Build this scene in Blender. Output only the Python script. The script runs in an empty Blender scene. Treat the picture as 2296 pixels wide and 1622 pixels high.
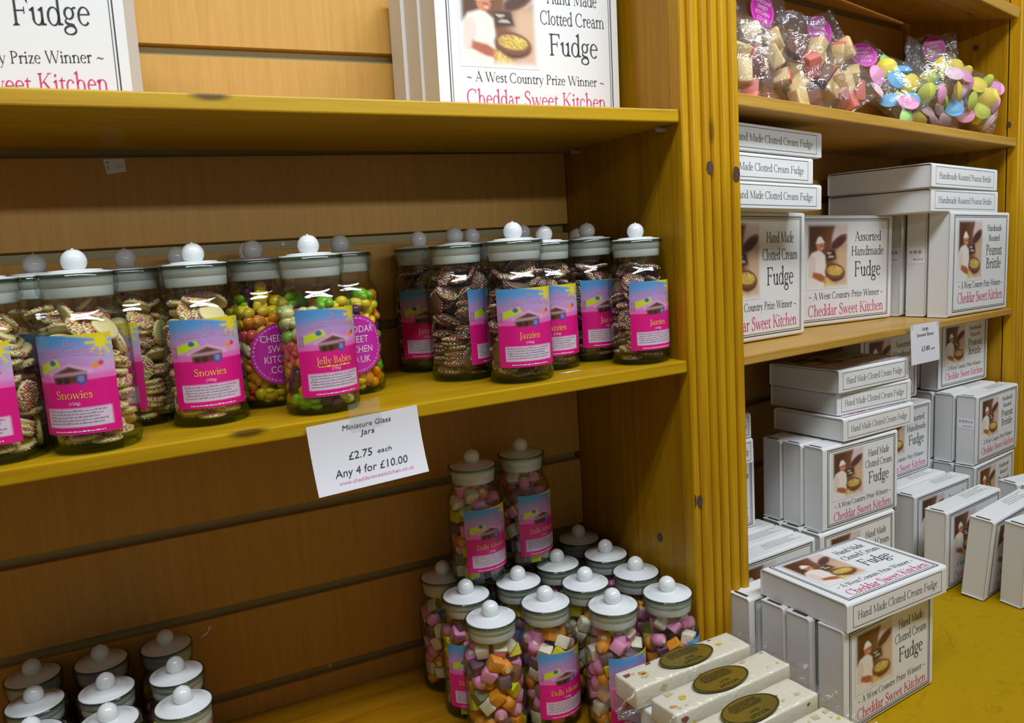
import bpy, bmesh, math, random, json
import numpy as np
from mathutils import Vector, Matrix, Quaternion, noise
PI = math.pi
scene = bpy.context.scene
COL = scene.collection

# ------------------------------------------------------------------ camera
cam_d = bpy.data.cameras.new('camera')
cam_d.sensor_width = 36.0
cam_d.lens = 28.27033
cam_d.clip_start = 0.01
cam = bpy.data.objects.new('camera', cam_d)
COL.objects.link(cam)
_f = Vector((0.4203633, 0.89617289, -0.14201706))
_r = Vector((0.8996473, -0.43201394, -0.06323516))
_u = Vector((0.11802299, 0.10118353, 0.98784233))
cam.matrix_world = Matrix(((_r.x, _u.x, -_f.x, -0.52067623), (_r.y, _u.y, -_f.y, -0.67235151),
                           (_r.z, _u.z, -_f.z, -0.22350862), (0, 0, 0, 1)))
scene.camera = cam
# ------------------------------------------------------------------ world, lamps, exposure
world = bpy.data.worlds.new('shop_room_light')
scene.world = world
world.use_nodes = True
world.node_tree.nodes['Background'].inputs[0].default_value = (0.84, 0.90, 1.0, 1)
world.node_tree.nodes['Background'].inputs[1].default_value = 0.11
scene.view_settings.view_transform = 'Standard'
scene.view_settings.look = 'None'
scene.view_settings.gamma = 1
scene.view_settings.use_curve_mapping = False
scene.view_settings.exposure = 0.0
scene.cycles.transparent_max_bounces = 40
scene.cycles.max_bounces = 10
scene.cycles.glossy_bounces = 4
scene.cycles.transmission_bounces = 8
scene.cycles.use_denoising = True
scene.cycles.caustics_reflective = False
scene.cycles.caustics_refractive = False

def tube_light(x, y, z, length, width, watts, aim):
    d = bpy.data.lights.new('fluorescent_tube', 'AREA')
    d.shape = 'RECTANGLE'; d.size = length; d.size_y = width
    d.energy = watts; d.color = (0.88, 0.94, 1.0)
    o = bpy.data.objects.new('fluorescent_tube', d); COL.objects.link(o)
    o.location = (x, y, z)
    dv = (Vector(aim) - Vector((x, y, z))).normalized()
    zax = -dv; xax = Vector((1, 0, 0)); xax = (xax - zax * xax.dot(zax)).normalized(); yax = zax.cross(xax)
    o.matrix_world = Matrix(((xax.x, yax.x, zax.x, x), (xax.y, yax.y, zax.y, y), (xax.z, yax.z, zax.z, z), (0, 0, 0, 1)))
    return o
# pairs of ceiling tubes in front of the shelves
tube_light(0.0, -0.66, 0.92, 2.2, 0.06, 16.5, (0, 0, -0.2))
tube_light(0.0, -0.80, 0.92, 2.2, 0.06, 16.5, (0, 0, -0.2))
tube_light(0.3, -3.60, 0.78, 3.0, 0.12, 42.0, (0.2, 0, 0))   # farther row, reaching over the added light-blocking wall behind the photographer

# ------------------------------------------------------------------ helpers
def tag(o, label=None, cat=None, group=None, kind=None):
    if label: o['label'] = label
    if cat: o['category'] = cat
    if group: o['group'] = group
    if kind: o['kind'] = kind
    return o

def empty(name, M=None, label=None, cat=None, group=None):
    o = bpy.data.objects.new(name, None); COL.objects.link(o)
    o.empty_display_size = 0.02
    if M is not None: o.matrix_basis = M
    return tag(o, label, cat, group)

def mesh_obj(name, me, parent=None, M=None):
    o = bpy.data.objects.new(name, me); COL.objects.link(o)
    if parent is not None: o.parent = parent
    if M is not None: o.matrix_basis = M
    return o

def me_from_bm(name, bm, mats, smooth=False):
    me = bpy.data.meshes.new(name); bm.to_mesh(me); bm.free()
    for m in (mats if isinstance(mats, (list, tuple)) else [mats]): me.materials.append(m)
    if smooth:
        me.polygons.foreach_set('use_smooth', [True] * len(me.polygons))
    return me

def me_from_py(name, verts, faces, mats, midx=None, smooth=False):
    me = bpy.data.meshes.new(name); me.from_pydata([tuple(v) for v in verts], [], faces); me.update()
    for m in (mats if isinstance(mats, (list, tuple)) else [mats]): me.materials.append(m)
    if midx is not None: me.polygons.foreach_set('material_index', midx)
    if smooth: me.polygons.foreach_set('use_smooth', [True] * len(me.polygons))
    return me

def add_box(bm, x0, x1, y0, y1, z0, z1, bev=0.0, seg=2, mi=0):
    g = bmesh.ops.create_cube(bm, size=1.0)
    vs = g['verts']
    for v in vs:
        v.co = Vector(((x0 + x1) / 2 + v.co.x * (x1 - x0), (y0 + y1) / 2 + v.co.y * (y1 - y0), (z0 + z1) / 2 + v.co.z * (z1 - z0)))
    fs = set(f for v in vs for f in v.link_faces)
    for f in fs: f.material_index = mi
    if bev > 0:
        es = list(set(e for v in vs for e in v.link_edges))
        bmesh.ops.bevel(bm, geom=es, offset=bev, segments=seg, affect='EDGES', profile=0.5)

def box_me(name, x0, x1, y0, y1, z0, z1, mat, bev=0.0015, seg=2):
    bm = bmesh.new(); add_box(bm, x0, x1, y0, y1, z0, z1, bev, seg)
    return me_from_bm(name, bm, mat)

def lathe_me(name, prof, n, mat, smooth=True):
    verts = []; faces = []; rings = []
    for r, z in prof:
        if r < 1e-6:
            rings.append([len(verts)]); verts.append((0, 0, z))
        else:
            s = len(verts); rings.append(list(range(s, s + n)))
            for i in range(n):
                a = 2 * PI * i / n; verts.append((r * math.cos(a), r * math.sin(a), z))
    for A, B in zip(rings, rings[1:]):
        if len(A) == 1 and len(B) == 1: continue
        for i in range(n):
            j = (i + 1) % n
            if len(A) == 1: faces.append((A[0], B[j], B[i]))
            elif len(B) == 1: faces.append((A[i], A[j], B[0]))
            else: faces.append((A[i], A[j], B[j], B[i]))
    return me_from_py(name, verts, faces, mat, smooth=smooth)

def srgb(r, g, b):
    f = lambda c: (c / 255 / 12.92) if c / 255 <= 0.04045 else ((c / 255 + 0.055) / 1.055) ** 2.4
    return (f(r), f(g), f(b), 1.0)

def TR(x, y, z, rz=0, ry=0, rx=0):
    return Matrix.Translation((x, y, z)) @ Matrix.Rotation(rz, 4, 'Z') @ Matrix.Rotation(ry, 4, 'Y') @ Matrix.Rotation(rx, 4, 'X')

# ------------------------------------------------------------------ materials
def new_mat(name):
    m = bpy.data.materials.new(name); m.use_nodes = True
    nt = m.node_tree; nt.nodes.clear()
    out = nt.nodes.new('ShaderNodeOutputMaterial')
    return m, nt, out

def plain(name, col, rough=0.5, spec=0.5, sss=0.0, bump=0.0, bscale=400.0, var=0.0, coat=0.0):
    m, nt, out = new_mat(name)
    b = nt.nodes.new('ShaderNodeBsdfPrincipled')
    b.inputs['Base Color'].default_value = col
    b.inputs['Roughness'].default_value = rough
    b.inputs['Specular IOR Level'].default_value = spec
    b.inputs['Coat Weight'].default_value = coat
    if sss:
        b.inputs['Subsurface Weight'].default_value = sss
        b.inputs['Subsurface Radius'].default_value = (0.004, 0.003, 0.002)
        b.inputs['Subsurface Scale'].default_value = 1.0
    if bump or var:
        tc = nt.nodes.new('ShaderNodeTexCoord'); nz = nt.nodes.new('ShaderNodeTexNoise')
        nz.inputs['Scale'].default_value = bscale; nz.inputs['Detail'].default_value = 3
        nt.links.new(tc.outputs['Object'], nz.inputs['Vector'])
        if bump:
            bp = nt.nodes.new('ShaderNodeBump'); bp.inputs['Strength'].default_value = bump; bp.inputs['Distance'].default_value = 0.001
            nt.links.new(nz.outputs['Fac'], bp.inputs['Height']); nt.links.new(bp.outputs['Normal'], b.inputs['Normal'])
        if var:
            mx = nt.nodes.new('ShaderNodeMix'); mx.data_type = 'RGBA'; mx.blend_type = 'MULTIPLY'
            mx.inputs['Factor'].default_value = var
            mx.inputs[6].default_value = col; nt.links.new(nz.outputs['Color'], mx.inputs[7])
            nt.links.new(mx.outputs[2], b.inputs['Base Color'])
    nt.links.new(b.outputs[0], out.inputs[0])
    return m

def wood(name, c_light, c_dark, grain=(6, 6, 90), rough=0.35, knot=0.0, knot_scale=(5, 5, 2.2), streak=0.5, coat=0.03, knot_col=(0.03, 0.012, 0.004, 1), swirl=0.0, fine=1.0, spec=0.18):
    """grain = noise frequency along x, y, z of the object; the grain runs along the axis of the lowest"""
    m, nt, out = new_mat(name); N = nt.nodes; L = nt.links
    b = N.new('ShaderNodeBsdfPrincipled'); b.inputs['Roughness'].default_value = rough
    b.inputs['Coat Weight'].default_value = coat; b.inputs['Coat Roughness'].default_value = 0.25
    b.inputs['Specular IOR Level'].default_value = spec
    tc = N.new('ShaderNodeTexCoord')
    vec = tc.outputs['Object']
    if swirl:
        n0 = N.new('ShaderNodeTexNoise'); n0.inputs['Scale'].default_value = 9; n0.inputs['Detail'].default_value = 2
        L.new(vec, n0.inputs['Vector'])
        mxv = N.new('ShaderNodeMix'); mxv.data_type = 'VECTOR'; mxv.inputs['Factor'].default_value = swirl
        L.new(vec, mxv.inputs[4]); L.new(n0.outputs['Color'], mxv.inputs[5]); vec = mxv.outputs[1]
    mp = N.new('ShaderNodeMapping'); mp.inputs['Scale'].default_value = grain
    L.new(vec, mp.inputs['Vector'])
    nz = N.new('ShaderNodeTexNoise'); nz.inputs['Scale'].default_value = 1.0; nz.inputs['Detail'].default_value = 4; nz.inputs['Roughness'].default_value = 0.6
    nz.inputs['Distortion'].default_value = 0.6
    L.new(mp.outputs[0], nz.inputs['Vector'])
    mp2 = N.new('ShaderNodeMapping'); mp2.inputs['Scale'].default_value = tuple(g * 5 for g in grain)
    L.new(vec, mp2.inputs['Vector'])
    nz2 = N.new('ShaderNodeTexNoise'); nz2.inputs['Scale'].default_value = 1.0; nz2.inputs['Detail'].default_value = 3
    L.new(mp2.outputs[0], nz2.inputs['Vector'])
    ad = N.new('ShaderNodeMath'); ad.operation = 'MULTIPLY_ADD'; ad.inputs[1].default_value = 0.45 * fine
    L.new(nz2.outputs['Fac'], ad.inputs[0]); L.new(nz.outputs['Fac'], ad.inputs[2])
    rp = N.new('ShaderNodeValToRGB')
    rp.color_ramp.elements[0].position = 0.72 - 0.3 * streak - 0.1; rp.color_ramp.elements[0].color = c_dark
    rp.color_ramp.elements[1].position = 0.72 + 0.3 * streak - 0.05; rp.color_ramp.elements[1].color = c_light
    L.new(ad.outputs[0], rp.inputs[0])
    colr = rp.outputs[0]
    if knot:
        mk = N.new('ShaderNodeMapping'); mk.inputs['Scale'].default_value = knot_scale
        L.new(vec, mk.inputs['Vector'])
        vo = N.new('ShaderNodeTexVoronoi'); vo.inputs['Scale'].default_value = 1.0; vo.inputs['Randomness'].default_value = 1.0
        L.new(mk.outputs[0], vo.inputs['Vector'])
        rk = N.new('ShaderNodeValToRGB')
        rk.color_ramp.elements[0].position = 0.035; rk.color_ramp.elements[0].color = (1, 1, 1, 1)
        rk.color_ramp.elements[1].position = 0.075; rk.color_ramp.elements[1].color = (0, 0, 0, 1)
        L.new(vo.outputs['Distance'], rk.inputs[0])
        ml = N.new('ShaderNodeMath'); ml.operation = 'MULTIPLY'; ml.inputs[1].default_value = knot
        L.new(rk.outputs[0], ml.inputs[0])
        mx = N.new('ShaderNodeMix'); mx.data_type = 'RGBA'
        L.new(ml.outputs[0], mx.inputs['Factor']); L.new(colr, mx.inputs[6]); mx.inputs[7].default_value = knot_col
        colr = mx.outputs[2]
    L.new(colr, b.inputs['Base Color'])
    bp = N.new('ShaderNodeBump'); bp.inputs['Strength'].default_value = 0.12; bp.inputs['Distance'].default_value = 0.0008
    L.new(ad.outputs[0], bp.inputs['Height']); L.new(bp.outputs['Normal'], b.inputs['Normal'])
    L.new(b.outputs[0], out.inputs[0])
    return m

def rim_gloss(nt, f0, gain, power=4.0, normal=None):
    """mirror share of a thin clear sheet: little when seen square on, more at a glancing angle, the same from both sides"""
    N = nt.nodes; L = nt.links
    lw = N.new('ShaderNodeLayerWeight'); lw.inputs['Blend'].default_value = 0.5
    if normal is not None: L.new(normal, lw.inputs['Normal'])
    pw = N.new('ShaderNodeMath'); pw.operation = 'POWER'; pw.inputs[1].default_value = power
    L.new(lw.outputs['Facing'], pw.inputs[0])
    ma = N.new('ShaderNodeMath'); ma.operation = 'MULTIPLY_ADD'; ma.inputs[1].default_value = gain; ma.inputs[2].default_value = f0
    ma.use_clamp = True
    L.new(pw.outputs[0], ma.inputs[0]); return ma.outputs[0]

def glass_mat(name, tint_face, tint_edge, rough=0.03, fres=0.045):
    """thin-wall clear glass: see-through body whose tint deepens where the wall is seen edge-on, with mirror gloss"""
    m, nt, out = new_mat(name); N = nt.nodes; L = nt.links
    lw = N.new('ShaderNodeLayerWeight'); lw.inputs['Blend'].default_value = 0.35
    rp = N.new('ShaderNodeValToRGB')
    rp.color_ramp.elements[0].position = 0.35; rp.color_ramp.elements[0].color = tint_face
    rp.color_ramp.elements[1].position = 0.97; rp.color_ramp.elements[1].color = tint_edge
    L.new(lw.outputs['Facing'], rp.inputs[0])
    tr = N.new('ShaderNodeBsdfTransparent'); L.new(rp.outputs[0], tr.inputs[0])
    gl = N.new('ShaderNodeBsdfGlossy'); gl.inputs['Roughness'].default_value = rough
    mx = N.new('ShaderNodeMixShader'); L.new(rim_gloss(nt, fres, .32), mx.inputs[0]); L.new(tr.outputs[0], mx.inputs[1]); L.new(gl.outputs[0], mx.inputs[2])
    L.new(mx.outputs[0], out.inputs[0])
    return m

def film_mat(name, haze=0.06, fres=0.05, bump=0.6, scale=60.0, rough=0.08):
    m, nt, out = new_mat(name); N = nt.nodes; L = nt.links
    tc = N.new('ShaderNodeTexCoord'); nz = N.new('ShaderNodeTexNoise'); nz.inputs['Scale'].default_value = scale
    nz.inputs['Detail'].default_value = 3; nz.inputs['Distortion'].default_value = 1.2
    L.new(tc.outputs['Object'], nz.inputs['Vector'])
    bp = N.new('ShaderNodeBump'); bp.inputs['Strength'].default_value = bump; bp.inputs['Distance'].default_value = 0.004
    L.new(nz.outputs['Fac'], bp.inputs['Height'])
    tr = N.new('ShaderNodeBsdfTransparent'); tr.inputs[0].default_value = (0.97, 0.97, 0.98, 1)
    gl = N.new('ShaderNodeBsdfGlossy'); gl.inputs['Roughness'].default_value = rough; L.new(bp.outputs[0], gl.inputs['Normal'])
    df = N.new('ShaderNodeBsdfDiffuse'); df.inputs[0].default_value = (0.85, 0.85, 0.88, 1); L.new(bp.outputs[0], df.inputs['Normal'])
    m1 = N.new('ShaderNodeMixShader'); m1.inputs[0].default_value = haze; L.new(tr.outputs[0], m1.inputs[1]); L.new(df.outputs[0], m1.inputs[2])
    m2 = N.new('ShaderNodeMixShader'); L.new(rim_gloss(nt, fres, .25, 3.0, bp.outputs[0]), m2.inputs[0]); L.new(m1.outputs[0], m2.inputs[1]); L.new(gl.outputs[0], m2.inputs[2])
    L.new(m2.outputs[0], out.inputs[0])
    return m

def printed(name, rough=0.4):
    m, nt, out = new_mat(name); N = nt.nodes; L = nt.links
    at = N.new('ShaderNodeVertexColor'); at.layer_name = 'ink'
    b = N.new('ShaderNodeBsdfPrincipled'); b.inputs['Roughness'].default_value = rough
    L.new(at.outputs[0], b.inputs['Base Color']); L.new(b.outputs[0], out.inputs[0])
    return m

M_PINE = wood('pine_along_x', (0.51, 0.30, 0.005, 1), (0.37, 0.19, 0.003, 1), grain=(3, 60, 60), knot=0.8, knot_scale=(4, 14, 14), streak=0.55)
M_PINE_UP = wood('pine_upright', (0.54, 0.295, 0.006, 1), (0.37, 0.165, 0.003, 1), grain=(70, 70, 3), knot=0.5, knot_scale=(13, 13, 4.5), streak=0.55)
M_PINE_SIDE = wood('stained_shaded_pine_upright', (0.40, 0.205, 0.004, 1), (0.27, 0.115, 0.002, 1), grain=(70, 70, 3), knot=0.85, knot_scale=(13, 13, 4.5), streak=0.55)  # darker than the post: stain plus the bay's shade put into the colour
M_PINE_R = wood('paler_pine_along_x', (0.55, 0.32, 0.06, 1), (0.41, 0.205, 0.025, 1), grain=(3, 60, 60), knot=0.6, knot_scale=(4, 14, 14), streak=0.55)
M_BASE = wood('stained_pine_board', (0.40, 0.19, 0.005, 1), (0.25, 0.10, 0.003, 1), grain=(3, 55, 55), knot=0.9, knot_scale=(5, 13, 13), streak=0.6)
M_LAM = wood('beech_laminate', (0.57, 0.32, 0.075, 1), (0.47, 0.25, 0.05, 1), grain=(150, 150, 7), rough=0.4, streak=0.8, coat=0.02)
M_GROOVE = plain('slat_groove', (0.30, 0.25, 0.10, 1), 0.5)
M_COUNTER = wood('counter_veneer', (0.40, 0.245, 0.003, 1), (0.285, 0.155, 0.002, 1), grain=(34, 120, 40), rough=0.55, streak=0.5, swirl=0.16, coat=0.0, spec=0.06, fine=1.6)
M_CARD = plain('white_card', (0.80, 0.80, 0.79, 1), 0.42, 0.4)
M_CARD_SIDE = plain('plain_card', (0.70, 0.695, 0.685, 1), 0.6, 0.3, bump=0.04, bscale=300)
M_INK = plain('dark_ink', (0.045, 0.047, 0.055, 1), 0.5)
M_GREY_INK = plain('grey_ink', (0.33, 0.33, 0.36, 1), 0.5)
M_PINKINK = plain('pink_ink', (0.70, 0.055, 0.22, 1), 0.5)
M_PHOTO = printed('printed_picture')
M_LABEL = printed('printed_label', 0.3)
M_YELINK = plain('yellow_ink', (0.88, 0.72, 0.01, 1), 0.4)
M_WHITEINK = plain('white_ink', (0.85, 0.80, 0.84, 1), 0.4)
M_LILACINK = plain('lilac_ink', (0.80, 0.30, 0.50, 1), 0.4)
M_GLASS = glass_mat('jar_glass', (0.994, 0.997, 0.994, 1), (0.70, 0.79, 0.74, 1))
M_GLASS_BASE = glass_mat('thick_green_glass', (0.72, 0.86, 0.76, 1), (0.22, 0.42, 0.28, 1), fres=0.05)
M_GLASS_RIM = glass_mat('jar_rim_glass', (0.62, 0.70, 0.65, 1), (0.26, 0.33, 0.29, 1), fres=0.08)
M_PORC = plain('white_lid', (0.80, 0.83, 0.83, 1), 0.16, 0.6, coat=0.3)
M_PLUG = plain('frosted_stopper', (0.56, 0.60, 0.56, 1), 0.45, 0.4)
M_FILM = film_mat('cellophane', 0.04, 0.10, 1.0, 55)
M_WRAP = film_mat('tight_wrap', 0.03, 0.07, 0.8, 80)
M_STICK = plain('magenta_sticker', (0.62, 0.025, 0.42, 1), 0.35)
M_STICKPALE = plain('pale_pink_ink', (0.80, 0.25, 0.62, 1), 0.35)
M_PAPER = plain('white_paper', (0.80, 0.79, 0.83, 1), 0.6)
M_TAPE = film_mat('clear_tape', 0.10, 0.03, 0.2, 200, 0.2)
M_METAL = plain('steel', (0.45, 0.45, 0.43, 1), 0.3, 0.8)

# ------------------------------------------------------------------ lettering
T_, t_ = 0.072, 0.025
class Pen:
    def __init__(s): s.q = []            # polygons in em units
    def rect(s, x0, y0, x1, y1): s.q.append([(x0, y0), (x1, y0), (x1, y1), (x0, y1)])
    def poly(s, p): s.q.append(p)
    def strip(s, pts, ws):
        n = len(pts); Lp = []; Rp = []
        for i, (x, y) in enumerate(pts):
            a = pts[max(0, i - 1)]; b = pts[min(n - 1, i + 1)]
            dx, dy = b[0] - a[0], b[1] - a[1]; l = math.hypot(dx, dy) or 1
            nx, ny = -dy / l, dx / l; w = ws[i] / 2
            Lp.append((x + nx * w, y + ny * w)); Rp.append((x - nx * w, y - ny * w))
        for i in range(n - 1): s.q.append([Rp[i], Rp[i + 1], Lp[i + 1], Lp[i]])
    def stem(s, x, y0=0.0, y1=0.66, b=1, t=1, flag=0):
        s.rect(x - T_ / 2, y0, x + T_ / 2, y1)
        if b: s.poly([(x - .11, y0), (x + .11, y0), (x + .05, y0 + .045), (x - .05, y0 + .045)])
        if t: s.poly([(x - .05, y1 - .045), (x + .05, y1 - .045), (x + .11, y1), (x - .11, y1)])
        if flag: s.poly([(x - .12, y1 - .055), (x - T_ / 2, y1 - .1), (x + T_ / 2, y1 + .015), (x + T_ / 2, y1 + .02)])
    def arc(s, cx, cy, rx, ry, a0, a1, T=None, n=14):
        T = T or T_
        pts = []; ws = []
        for i in range(n + 1):
            a = math.radians(a0 + (a1 - a0) * i / n)
            pts.append((cx + rx * math.cos(a), cy + ry * math.sin(a)))
            ws.append(t_ + (T - t_) * abs(math.cos(a + .25)) ** 1.4)
        s.strip(pts, ws)
    def line(s, x0, y0, x1, y1, w): s.strip([(x0, y0), (x1, y1)], [w, w])
    def curve(s, P, w0=None, w1=None, n=6):
        pts = []; P = [P[0]] + list(P) + [P[-1]]
        for i in range(1, len(P) - 2):
            for k in range(n):
                t = k / n; a, b, c, d = P[i - 1], P[i], P[i + 1], P[i + 2]
                pts.append(tuple(.5 * (2 * b[j] + (c[j] - a[j]) * t + (2 * a[j] - 5 * b[j] + 4 * c[j] - d[j]) * t * t + (3 * b[j] - a[j] - 3 * c[j] + d[j]) * t ** 3) for j in (0, 1)))
        pts.append(P[-1])
        ws = [(w0 or t_) + ((w1 or w0 or t_) - (w0 or t_)) * math.sin(PI * i / (len(pts) - 1)) for i in range(len(pts))]
        s.strip(pts, ws)
    def dot(s, x, y, r): s.poly([(x + r * math.cos(2 * PI * i / 10), y + r * math.sin(2 * PI * i / 10)) for i in range(10)])

def glyph(c):
    p = Pen(); adv = .45
    if c == 'H': p.stem(.13); p.stem(.57); p.rect(.13, .325, .57, .36); adv = .70
    elif c == 'M': p.line(.13, 0, .15, .66, t_); p.line(.13, .65, .42, .03, T_); p.line(.42, .03, .71, .65, t_); p.stem(.72); p.rect(.04, 0, .22, .02); p.rect(.06, .64, .16, .66); adv = .85
    elif c == 'F': p.stem(.14); p.rect(.14, .63, .50, .66); p.poly([(.44, .63), (.50, .52), (.52, .52), (.51, .66)]); p.rect(.14, .335, .40, .365); p.poly([(.38, .27), (.41, .27), (.41, .43), (.38, .43)]); adv = .53
    elif c == 'C': p.arc(.36, .33, .30, .335, 48, 318); p.poly([(.54, .47), (.57, .47), (.58, .66), (.555, .66)]); adv = .66
    elif c == 'A': p.line(.33, .68, .10, .01, t_); p.line(.32, .69, .58, .01, T_); p.rect(.17, .215, .47, .245); p.rect(.01, 0, .20, .022); p.rect(.47, 0, .69, .022); adv = .67
    elif c == 'P': p.stem(.14); p.arc(.2, .485, .24, .165, 92, -92); adv = .53
    elif c == 'R': p.stem(.14); p.arc(.2, .485, .23, .165, 92, -92); p.line(.26, .33, .58, .01, T_); p.rect(.52, 0, .66, .022); adv = .62
    elif c == 'B': p.stem(.14); p.arc(.2, .5, .2, .15, 92, -92); p.arc(.2, .185, .25, .17, 92, -92); adv = .56
    elif c == 'D': p.stem(.14); p.arc(.2, .33, .42, .32, 92, -92); adv = .72
    elif c == 'S': p.curve([(.37, .53), (.33, .63), (.22, .66), (.10, .58), (.11, .46), (.24, .36), (.37, .26), (.39, .12), (.28, .01), (.14, .01), (.07, .14)], t_, T_); p.rect(.365, .48, .39, .65); p.rect(.05, .01, .075, .18); adv = .47
    elif c == 'W':
        p.line(.08, .65, .28, .0, T_); p.line(.28, .0, .46, .65, t_); p.line(.44, .65, .66, .0, T_); p.line(.66, 0, .86, .65, t_)
        p.rect(.0, .64, .20, .66); p.rect(.37, .64, .55, .66); p.rect(.77, .64, .94, .66); adv = .93
    elif c == 'K': p.stem(.14); p.line(.16, .29, .52, .65, t_); p.line(.27, .38, .58, .01, T_); p.rect(.43, .64, .62, .66); p.rect(.5, 0, .67, .022); adv = .66
    elif c == 'T': p.stem(.3, t=0); p.rect(.04, .63, .56, .66); p.rect(.04, .53, .065, .66); p.rect(.535, .53, .56, .66); adv = .6
    elif c == 'J': p.stem(.22, -.05, .66, b=0); p.curve([(.22, -.03), (.18, -.13), (.08, -.15)], T_, T_); adv = .36
    elif c == 'a': p.curve([(.08, .31), (.13, .41), (.23, .41), (.28, .30)], t_, .05); p.rect(.25, .06, .25 + T_, .31); p.arc(.175, .125, .12, .125, 60, 330, .07); p.curve([(.29, .08), (.33, .0), (.40, .04)], .04, .04); adv = .41
    elif c in 'nhmr':
        p.stem(.11, 0, .70 if c == 'h' else .42, t=0, flag=1)
        if c == 'r': p.curve([(.13, .27), (.19, .39), (.26, .41)], t_, .05); p.dot(.28, .375, .045); adv = .335
        else:
            p.arc(.25, .26, .135, .155, 180, 0); p.rect(.385 - T_ / 2, 0, .385 + T_ / 2, .28); p.poly([(.28, 0), (.49, 0), (.43, .04), (.34, .04)]); adv = .50
            if c == 'm': p.arc(.52, .26, .135, .155, 180, 0); p.rect(.655 - T_ / 2, 0, .655 + T_ / 2, .28); p.poly([(.55, 0), (.76, 0), (.70, .04), (.61, .04)]); adv = .77
    elif c == 'u': p.stem(.12, .14, .42, b=0, t=0, flag=1); p.arc(.245, .16, .125, .15, 180, 360); p.stem(.37, .0, .42, b=0, t=0, flag=1); p.poly([(.37, 0), (.48, 0), (.48, .03), (.37, .06)]); adv = .49
    elif c == 'd': p.arc(.205, .21, .155, .215, 0, 360); p.stem(.36, .0, .70, b=0, t=0, flag=1); p.poly([(.36, 0), (.47, 0), (.47, .03), (.36, .06)]); adv = .47
    elif c == 'b': p.arc(.255, .21, .155, .215, 0, 360); p.stem(.11, .0, .70, b=0, t=0, flag=1); adv = .46
    elif c == 'e': p.arc(.20, .21, .155, .215, 8, 318); p.rect(.06, .235, .35, .262); adv = .40
    elif c == 'c': p.arc(.20, .21, .155, .215, 55, 318); p.dot(.30, .345, .04); adv = .375
    elif c == 'o': p.arc(.23, .21, .17, .215, 0, 360); adv = .46
    elif c == 'l': p.stem(.11, 0, .70, t=0, flag=1); adv = .225
    elif c == 'i': p.stem(.11, 0, .42, t=0, flag=1); p.dot(.105, .575, .05); adv = .225
    elif c == 't': p.stem(.12, .06, .42, b=0, t=0); p.poly([(.08, .42), (.16, .42), (.16, .54)]); p.rect(.02, .385, .27, .42); p.curve([(.12, .09), (.17, .0), (.27, .05)], .06, .06); adv = .285
    elif c == 's': p.curve([(.25, .32), (.22, .40), (.13, .41), (.07, .34), (.14, .25), (.25, .18), (.26, .08), (.17, .01), (.08, .03), (.05, .11)], t_, .068); p.rect(.245, .29, .265, .40); p.rect(.04, .02, .06, .14); adv = .33
    elif c == 'g': p.arc(.19, .28, .125, .135, 0, 360, .07); p.arc(.19, -.12, .165, .10, 0, 360, .06); p.curve([(.11, .17), (.07, .09), (.14, .03), (.29, .0), (.34, -.08)], t_, .06); p.curve([(.28, .36), (.34, .41), (.40, .40)], .04, .04); adv = .42
    elif c == 'y': p.line(.07, .41, .24, .0, T_); p.curve([(.38, .41), (.24, .02), (.14, -.18), (.05, -.19)], t_, t_); p.rect(.0, .40, .17, .42); p.rect(.30, .40, .44, .42); adv = .43
    elif c == 'z': p.rect(.04, .385, .33, .42); p.rect(.04, 0, .34, .03); p.line(.29, .40, .08, .01, T_); p.rect(.04, .31, .06, .42); p.rect(.32, 0, .34, .11); adv = .38
    elif c == 'w': p.line(.07, .41, .20, .0, T_); p.line(.20, 0, .33, .41, t_); p.line(.31, .41, .46, .0, T_); p.line(.46, 0, .59, .41, t_); p.rect(0, .40, .16, .42); p.rect(.25, .40, .38, .42); p.rect(.53, .40, .65, .42); adv = .65
    elif c == 'k': p.stem(.11, 0, .70, t=0, flag=1); p.line(.13, .17, .36, .41, t_); p.line(.20, .25, .40, .01, T_); p.rect(.28, .40, .43, .42); p.rect(.35, 0, .48, .022); adv = .48
    elif c == 'x': p.line(.08, .41, .36, .01, T_); p.line(.34, .41, .07, .01, t_); adv = .44
    elif c == 'f': p.stem(.12, 0, .58, t=0); p.curve([(.12, .55), (.17, .68), (.29, .66)], .06, .06); p.rect(.02, .385, .26, .42); adv = .29
    elif c == '~': p.curve([(.04, .20), (.14, .27), (.26, .24), (.38, .20), (.48, .27)], .02, .05); adv = .52
    elif c == ' ': adv = .24
    return p.q, adv
_gl = {}
def serif_polys(text, tracking=0.0):
    x = 0; out = []
    for c in text:
        if c not in _gl: _gl[c] = glyph(c)
        q, adv = _gl[c]
        out += [[(px + x, py) for px, py in poly] for poly in q]
        x += adv + tracking
    return out, x

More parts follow.
